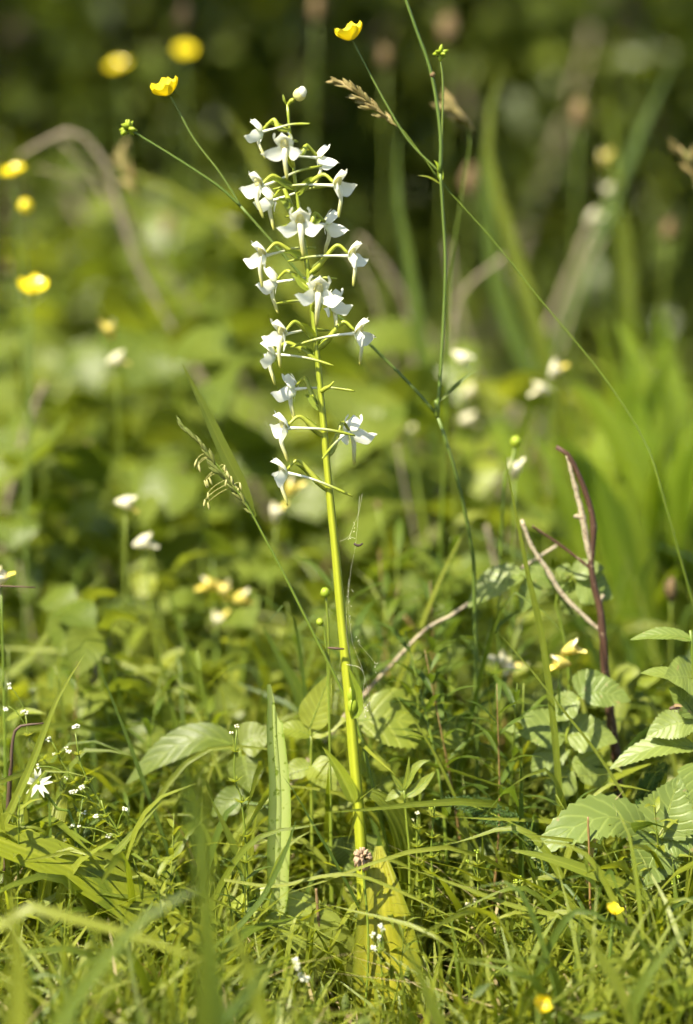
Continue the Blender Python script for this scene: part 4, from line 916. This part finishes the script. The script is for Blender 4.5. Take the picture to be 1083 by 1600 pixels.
for px, top, Y, k, lab in ((700, 985, .035, 0, 'dense narrow leaved herb standing before the pale leaf spray'), (745, 1000, .05, 1, 'red stemmed narrow leaved herb beside the feathery leaf'),
                      (728, 960, .09, 0, 'soft narrow leaved herb crossed by the bleached straw'), (665, 1010, .10, 2, 'short narrow leaved herb next to the large pale leaf'),
                      (760, 1060, .02, 1, 'red stemmed narrow leaved herb over the low toothed pair'), (640, 860, .17, 1, 'blurred red stemmed herb with upright narrow leaves by the orchid stem'),
                      (600, 830, .20, 0, 'blurred narrow leaved herb below the tan tiny head'), (620, 930, .15, 2, 'blurred short herb close behind the cobweb')) + tuple((x, y, Y, k, 'slim upright herb with narrow leaves '+l) for x, y, Y, k, l in ((575, 880, .12, 0, 'behind the orchid stem'), (660, 900, .13, 1, 'by the bleached straw end'), (690, 840, .18, 0, 'under the buttercup node'), (780, 930, .14, 1, 'in front of the brown cane twig'), (610, 1010, .07, 2, 'between cobweb and pale leaf'), (640, 1050, .05, 3, 'over the large pale leaf'), (790, 1040, .06, 0, 'beside the yellow and cream flower'), (850, 1060, .05, 2, 'next to the yellow flower pair'), (540, 900, .16, 1, 'close to the round pale bud'), (460, 930, .18, 0, 'behind the tapered soft blade'), (380, 1010, .10, 2, 'under the golden cluster'), (250, 1060, .08, 0, 'behind the drooping grey leaf'), (120, 1030, .12, 1, 'behind the bedstraw'), (40, 1000, .14, 2, 'under the dark twig'))):
    put_px(NP[k], px, top, Y, (.13, .16, .10, .12)[k], lab, None)
for i in range(60):
    px = U(-60, 1150); Y = U(-.06, .10); top = np.interp(px, LIM[0][0], LIM[0][1])+U(20, 180)
    k = R.choice((2, 3, 3, 0)); H = (.13, .16, .10, .12)[k]
    p = W(px, top, Y)
    if p.z-gz(p.x, Y) < .025: continue
    put_px(NP[k], px, top, Y, H, 'low bushy herb with narrow leaves woven into the turf', 'low narrow leaved herbs in the turf', (U(-.3, .3), U(-.35, .35)))

def tuft_proto(seed, nb, H, wd, mat, lean):
    rr = random.Random(seed); t = Thing('grass_tuft', 'x', 'grass tuft', (0, 0, 0))
    for k in range(nb):
        an = rr.uniform(0, 6.28); h = H*rr.uniform(.55, 1.0); ln = lean*rr.uniform(.2, 1.2)*h
        d = V((math.cos(an), math.sin(an), 0)); b = d*rr.uniform(0, .006)
        kink = rr.uniform(.7, 1.0)
        t.add('blade', ribbon([b-V((0, 0, .003)), b+d*ln*.12+V((0, 0, h*.4)), b+d*ln*.45+V((0, 0, h*.8)), b+d*ln+V((0, 0, h*kink))],
              wd*rr.uniform(.6, 1.25), prof_blade, 11, 3, nrm=(math.cos(an+rr.uniform(-1, 1)), math.sin(an+rr.uniform(-1, 1)), .5), fold=.3, twist=rr.uniform(-1.2, 1.2)), M[mat])
    return proto_done(t.o)
TP = [tuft_proto(11, 9, .12, .0042, 'grass', .7), tuft_proto(12, 7, .12, .0036, 'grass3', 1.0), tuft_proto(13, 8, .12, .0030, 'grass2', .6), tuft_proto(14, 6, .12, .0052, 'grass', 1.2), tuft_proto(15, 9, .12, .0026, 'grass3', 1.4), tuft_proto(16, 6, .12, .0060, 'grass3', .8)]
cnt = 0
TL = {-2: ('very blurred tuft of grass low before the orchid', 'very blurred grass tufts'), -1: ('loose tuft of grass blurred close before the orchid', 'grass tufts before the orchid'), 0: ('loose tuft of grass growing level with the orchid', 'grass tufts beside the orchid'),
      1: ('slightly blurred tuft of grass just behind the orchid', 'grass tufts just behind the orchid'), 2: ('blurred tuft of meadow grass among leafy plants', 'blurred meadow grass tufts')}
for i in range(900):
    if cnt >= 210: break
    bd = R.choices((-2, -1, 0, 1, 2), (16, 44, 70, 30, 28))[0]
    Y = {-2: U(-.36, -.16), -1: U(-.14, -.03), 0: U(-.03, .06), 1: U(.06, .28), 2: U(.28, .7)}[bd]; px = U(-120, 1200)
    lim = np.interp(px, *LIM[bd])+(U(10, 170)*(1 if bd < 1 else .8)); p = W(px, lim, Y); z0 = gz(p.x, Y); h = p.z-z0
    if h < .03: continue
    if bd == -1 and 440 < px < 740 and U(0, 1) < .99 and U(0, 1) < .75: continue
    h = min(h, .22)
    put(R.choice(TP), p.x, Y, h/.115, *TL[bd], tilt=(U(-.15, .15), U(-.2, .2))); cnt += 1

# single long blades criss-crossing the turf, each a strand of its own
for i in range(150):
    px = U(-40, 1120); Y = U(-.13, .05) if i % 3 else U(-.05, .04)
    if i >= 110: px = U(-20, 1100); Y = U(.05, .26)
    if 470 < px < 680 and Y < .0: continue
    b = gbase(px, 1500, Y); lim = float(np.interp(px, *LIM[band(Y)]))+U(-90, 110)
    if px < 330 and Y < -.03: lim += 80
    h = W(px, lim, Y).z-b.z
    if h < .03: continue
    h = min(h, .20 if Y < .05 else .30); ln = U(-.9, .9)*h*(1.0 if Y < .05 else .45); dy = U(-.3, .3)*h
    ps = [b, b+V((ln*.15, dy*.2, h*.45)), b+V((ln*.5, dy*.6, h*.86)), b+V((ln, dy, h*U(.75, 1.0)))]
    if Y < .0 and any(515 < PX(q)[0] < 690 and PX(q)[1] < 1530 for q in ps[1:]): continue
    mt = R.choice(('grass', 'grass3', 'grass3', 'grass2')); wpx = U(6, 13)
    o = part('grass_strand', ribbon(ps, pxw(wpx, Y), prof_blade, 14, 3, nrm=(U(-.6, .6), -.8, .5), fold=.3, twist=U(-1, 1)), M[mt], None, b); o.location = b
    qx, qy = PX(ps[2]); near = min(LM, key=lambda l: (l[0]-qx)**2+(l[1]-qy)**2)[2]
    lk = {'grass': 'mid green', 'grass3': 'bright yellow green', 'grass2': 'dark green'}[mt]+(' slender' if wpx < 9 else ' broad')
    lb = lk+' grass blade '+('leaning steeply' if abs(ln) > .5*h else 'standing')+' near '+near
    tag(o, lb, 'grass blade', 'single grass blades, '+lb)
# leafy herbs of the meadow
def herb_proto(seed, H, pairs, L_, wd, mat, name='meadow_herb'):
    rr = random.Random(seed); t = Thing(name, 'x', 'plant', (0, 0, 0))
    ps = [V((0, 0, -.004)), V((rr.uniform(-.01, .01), rr.uniform(-.01, .01), H*.5)), V((rr.uniform(-.02, .02), rr.uniform(-.02, .02), H))]
    C = crom(ps, 30); t.add('stem', tube(ps, [.0018, .0014, .0008], 14, 6), M['stem'])
    for k in range(pairs):
        f = .25+.75*k/(pairs-1); p = V(C[min(29, int(f*29))]); a0 = k*1.57+rr.uniform(-.4, .4)
        for s in (0, math.pi) if k < pairs-1 else (0, 2.1, 4.2):
            d = V((math.cos(a0+s), math.sin(a0+s), rr.uniform(-.65, .45))); d.normalize(); l = L_*rr.uniform(.6, 1.2)*(1.1-.45*f)
            q = p+d*l*.15
            t.add('leaf', ribbon([p, q, p+d*l*.55, p+d*l+V((0, 0, -l*.28))], [.001, wd*.6, wd, wd*.95, wd*.6, .0006], n=17, m=5, nrm=(d.x*.5+rr.uniform(-.7, .7), d.y*.5+rr.uniform(-.7, .7), .8), fold=.14, serr=.07, wave=.05, seed=k), M[mat])
    return proto_done(t.o)
HP = [herb_proto(31, .2, 5, .054, .034, 'herb'), herb_proto(32, .2, 6, .044, .024, 'herb_lt'), herb_proto(33, .2, 4, .068, .046, 'herb'), herb_proto(34, .2, 5, .062, .028, 'herb'), herb_proto(35, .2, 4, .050, .036, 'herb')]
HL = ['leafy meadow herb with mid green paired leaves', 'leafy meadow herb with slim yellow green leaves', 'leafy meadow herb with wide dull green leaves', 'leafy meadow herb with long pointed leaves', 'leafy meadow herb with short bright leaves']
HG = ['mid green paired leaf herbs', 'slim yellow green herbs', 'wide leaved dull herbs', 'long leaved herbs', 'short bright leaved herbs']
for i in range(210):
    f = i/210; Y = .14+f**1.7*1.6; px = U(-150, 1230)
    if px > 800 and Y > .3 and U(0, 1) < .45: continue
    if 520 < px < 900 and Y > .8: continue
    lim = np.interp(Y, [.14, .3, .5, .9, 1.4, 1.8], [1080, 880, 740, 580, 480, 430]) + U(-40, 190)
    if px < 420: lim -= U(0, 120)*min(1, Y)
    p = W(px, lim, Y); z0 = gz(p.x, Y); h = p.z-z0
    if h < .05: continue
    k = R.randrange(5); put(HP[k], p.x, Y, min(h, .42)/.2*U(.9, 1.05), HL[k], HG[k], tilt=(U(-.12, .12), U(-.12, .12)))

for px, top, Y, k in ((655, 545, .62, 0), (640, 600, .5, 2), (718, 600, .5, 1), (300, 520, .62, 2), (335, 560, .5, 0), (690, 660, .42, 3), (265, 470, .9, 0), (880, 620, .7, 1), (40, 700, .4, 2)):
    p = W(px, top, Y); put(HP[k], p.x, Y, (p.z-gz(p.x, Y))/.2, HL[k], HG[k])
# tall bright sword-shaped leaves in the sunny gap
def sword_proto(seed, nb):
    rr = random.Random(seed); t = Thing('sword_leaf_clump', 'x', 'plant', (0, 0, 0))
    for k in range(nb):
        an = rr.uniform(0, 6.28); h = .3*rr.uniform(.6, 1); d = V((math.cos(an), math.sin(an)*.6, 0)); ln = rr.uniform(.02, .10)
        b = d*rr.uniform(.0, .02)
        t.add('blade', ribbon([b-V((0, 0, .004)), b+d*ln*.2+V((0, 0, h*.45)), b+d*ln*.6+V((0, 0, h*.85)), b+d*ln+V((0, 0, h))], .021*rr.uniform(.7, 1.2), prof_strap, 12, 5,
              nrm=(rr.uniform(-.5, .5), -1, .3), fold=.25, twist=rr.uniform(-.5, .5)), M['sword'])
    return proto_done(t.o)
SW = [sword_proto(41, 7), sword_proto(42, 6), sword_proto(43, 8)]
for px, top, Y in ((1040, 375, .75), (1000, 470, .62), (960, 520, .55), (1075, 430, .6), (930, 560, .75), (1030, 560, .5), (985, 600, .45), (1100, 500, .7), (880, 600, .8), (1060, 640, .42), (905, 500, 1.0), (1130, 560, .5), (800, 560, .9), (1010, 430, 1.0)):
    p = W(px, top, Y); put(R.choice(SW), p.x, Y, (p.z-gz(p.x, Y))/.3, 'clump of tall bright sword shaped leaves in the sunny gap', 'bright sword leaf clumps', tilt=(U(-.1, .1), U(-.1, .1)))
# dim tall blades in the dark thicket
for lab, pp, wp, Y, mt in (
    ('blurred long pale blade arching through the dark thicket beside the buttercup stem', [(850, 560), (810, 420), (775, 300), (760, 200), (790, 90)], 26, .62, 'grass'),
    ('blurred wide blade leaning through the dark thicket below the tan heads', [(860, 640), (800, 520), (768, 400), (757, 260), (770, 150)], 30, .75, 'grass2'),
    ('blurred upright blade in the shade near the dim cream flowers', [(985, 600), (978, 420), (962, 280), (950, 120)], 22, .9, 'grass'),
    ('blurred grey green blade slanting away under the dark thicket', [(900, 460), (950, 330), (1000, 210), (1060, 80)], 24, .9, 'grass2'),
    ('blurred pale blade pointing at the orchid top from the shaded leaves', [(470, 400), (420, 290), (380, 215), (345, 165)], 28, .7, 'grass3'),
    ('blurred slim blade rising between orchid spike and buttercup stem', [(660, 560), (640, 420), (620, 300), (625, 180)], 22, .6, 'grass2'),
    ('blurred thin blade crossing the thicket gap by the hoop stalk', [(330, 330), (260, 300), (200, 270), (120, 270)], 18, .7, 'grass3')):
    blade(lab, pp, wp, Y, mt, n=16, twist=.4)

# ------------------------------------------------------------------ thicket: shrubs, trees, far wood
def shrub_proto(seed, n, mat, rx, H, ls):
    rr = random.Random(seed); t = Thing('shrub', 'x', 'shrub', (0, 0, 0)); g = []; cl = []
    for k in range(11):
        an = rr.uniform(0, 6.28); h = H*rr.uniform(.55, 1.0); d = V((math.cos(an), math.sin(an), 0))*rx*rr.uniform(.3, .95)
        ps = [V((0, 0, -.02)), d*.35+V((0, 0, h*.5)), d+V((0, 0, h))]
        g.append(tube(ps, [.014, .009, .004], 8, 5)); cl += [tuple(p) for p in crom(ps, 9)[2:]]
    t.add('branches', join(*g), M['bark'])
    cl = np.array(cl); idx = rng.integers(0, len(cl), n)
    c = cl[idx]+rng.normal(size=(n, 3))*rx*np.array([.22, .22, .17]); c[:, 2] = np.maximum(c[:, 2], .03)
    d = rng.normal(size=(n, 3)); d[:, 2] -= .2
    gl, r = leaves_mesh(c, d, rng.uniform(.6, 1.25, n)*ls, .6, rnd=np.repeat(rng.uniform(0, 1, len(cl)), 1)[idx]*.7+rng.uniform(0, .3, n))
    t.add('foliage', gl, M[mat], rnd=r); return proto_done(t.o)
SH = [shrub_proto(51, 2600, 'dark', .55, 1.3, .075), shrub_proto(52, 2400, 'dark', .7, 1.7, .09), shrub_proto(53, 2200, 'dark2', .5, 1.0, .07), shrub_proto(54, 900, 'dark2', .32, .5, .06)]
SL = ['dense dark leaved shrub in the thicket', 'tall dark leaved shrub with big leaves in the thicket', 'lighter green shrub at the thicket edge', 'low bright leaved bush where meadow meets thicket']
SG = ['dark shrubs of the thicket', 'tall dark shrubs of the thicket', 'lighter shrubs at the thicket edge', 'low bushes at the thicket edge']
rs = random.Random(5)
for y0, n, xs, ks in ((2.1, 7, 1.1, (3, 3, 3)), (3.0, 8, 1.6, (2, 3, 0)), (4.2, 9, 2.4, (0, 0, 2)), (5.6, 9, 3.0, (1, 0, 1)), (7.2, 9, 3.8, (1, 1, 0))):
    for i in range(n):
        x = -xs+2*xs*(i+.5)/n+rs.uniform(-.15, .15); y = y0+rs.uniform(-.35, .35); k = rs.choice(ks)
        if y0 < 2.5 and -.05 < x < 1.0: continue
        if y0 < 2.5: k = 3
        put(SH[k], x, y, rs.uniform(.8, 1.15)*(.62 if y0 < 2.5 else 1), SL[k], SG[k])
def tree_proto(seed):
    rr = random.Random(seed); t = Thing('tree', 'x', 'tree', (0, 0, 0)); Ht = 5.5
    tk = [V((0, 0, -.1)), V((.1, .05, 1.6)), V((rr.uniform(-.2, .2), 0, 3.2)), V((rr.uniform(-.4, .4), .2, Ht))]
    t.add('trunk', tube(tk, [.17, .13, .10, .05], 18, 10), M['bark']); g = []; cl = []
    for k in range(16):
        an = k*2.4; z = 2.5+k*.2; p = V((.05, 0, z)); L_ = rr.uniform(1.5, 2.6)
        e = p+V((math.cos(an)*L_, math.sin(an)*L_, rr.uniform(.2, .9))); m_ = p.lerp(e, .5)+V((0, 0, .25))
        g.append(tube([p, m_, e], [.06, .035, .01], 8, 6)); cl += [tuple(q) for q in crom([p, m_, e], 8)[2:]]
    t.add('limbs', join(*g), M['bark']); cl = np.array(cl); n = 4200
    c = cl[rng.integers(0, len(cl), n)]+rng.normal(size=(n, 3))*np.array([.42, .42, .34])
    d = rng.normal(size=(n, 3)); gl, r = leaves_mesh(c, d, rng.uniform(.12, .24, n), .7)
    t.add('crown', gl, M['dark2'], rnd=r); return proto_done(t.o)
TR = [tree_proto(61), tree_proto(62)]
for x, y, s in ((-3.6, 3.0, .95), (-1.2, 2.75, .92), (1.55, 3.3, .9), (-5.8, 4.4, 1.05), (3.6, 4.2, .95), (-2.6, 6.2, 1.0), (.6, 8.2, 1.1), (3.2, 6.8, 1.0), (-6.5, 8.5, 1.2), (3.4, 10.5, 1.2), (-.9, 5.2, .95), (-9.0, 6.0, 1.2), (-3.2, 11, 1.2), (1.9, 5.2, .8)):
    put(R.choice(TR), x, y, s, 'broad crowned tree shading the thicket', 'trees shading the thicket')
n = 16000; a = rng.uniform(-1, 1, n); c = np.c_[a*14, 12+rng.uniform(0, 5, n)+a*a*3, rng.uniform(0, 1, n)**.8*6.5]
c[:, 2] += gz(c[:, 0], c[:, 1]); d = rng.normal(size=(n, 3)); g, r = leaves_mesh(c, d, rng.uniform(.25, .5, n), .7)
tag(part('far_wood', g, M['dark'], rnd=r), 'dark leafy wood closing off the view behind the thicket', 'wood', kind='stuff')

# ------------------------------------------------------------------ cobweb with debris beside the orchid stem
t = Thing('cobweb', 'fine cobweb threads with caught debris hanging beside the orchid stem', 'cobweb', W(545, 1110, -.006))
def th(pp, r=.000032): t.add('thread', tube([W(x, y, -.006) for x, y in pp], [r, r], 10, 4), M['web'])
th([(566, 772), (561, 800), (552, 822), (546, 838), (531, 846)]); th([(546, 838), (556, 842)], .00005); th([(562, 775), (556, 850), (546, 905), (545, 960), (552, 1010), (572, 1060), (580, 1115)])
th([(545, 905), (541, 980), (548, 1030)]); th([(570, 1060), (567, 1090), (571, 1117)]); th([(560, 1005), (590, 1040)]); th([(541, 1038), (560, 1042), (568, 1050)], .00007)
rr = random.Random(8)
for (x, y, n_, s) in ((555, 824, 5, 4), (546, 838, 5, 4), (546, 932, 6, 10), (560, 1003, 5, 6), (572, 1085, 36, 14), (571, 1112, 10, 6), (588, 1040, 5, 7), (546, 970, 5, 8)):
    g = []
    for k in range(n_):
        p = W(x+rr.uniform(-.5, .5)*s, y+rr.uniform(-1.6, 1.6)*s, -.006); q = p+V((rr.uniform(-1, 1), rr.uniform(-1, 1), rr.uniform(-1, 1)))*.0009
        g.append(tube([p, q], [.00012, .0001], 3, 4))
    t.add('debris', join(*g), M['web' if n_ < 20 else 'insect'])
t.add('debris', tube([W(553, 849, -.006), W(557, 852, -.006), W(562, 852, -.006), W(567, 849, -.006)], [.0006, .0008, .0004], 6, 6), M['insect'])
t.add('debris', tube([W(512, 1012, -.006), W(522, 1013, -.006), W(538, 1014, -.006)], [.0004, .0008, .0004], 6, 6), M['insect'])
# small fly on a serrated leaf
fb = W(1046, 1108, -.012); t = Thing('fly', 'small dark fly resting on the serrated leaf', 'fly', fb)
t.add('body', tube([fb, fb+V((.0015, 0, .0006)), fb+V((.004, 0, .0008)), fb+V((.0058, 0, .0004))], [.0006, .0012, .0011, .0003], 8, 7), M['insect'])
for s in (-1, 1):
    t.add('wing', ribbon([fb+V((.0018, 0, .0014)), fb+V((.004, s*.001, .002)), fb+V((.0068, s*.0024, .0018))], .0020, prof_leaf, 6, 3), M['tan'])
    for k in range(3): t.add('leg', tube([fb+V((.0012+.001*k, 0, .0002)), fb+V((.001+.0016*k, s*.0022, .0010)), fb+V((.0004+.002*k, s*.0034, -.0012))], [.00014, .0001], 5, 4), M['insect'])
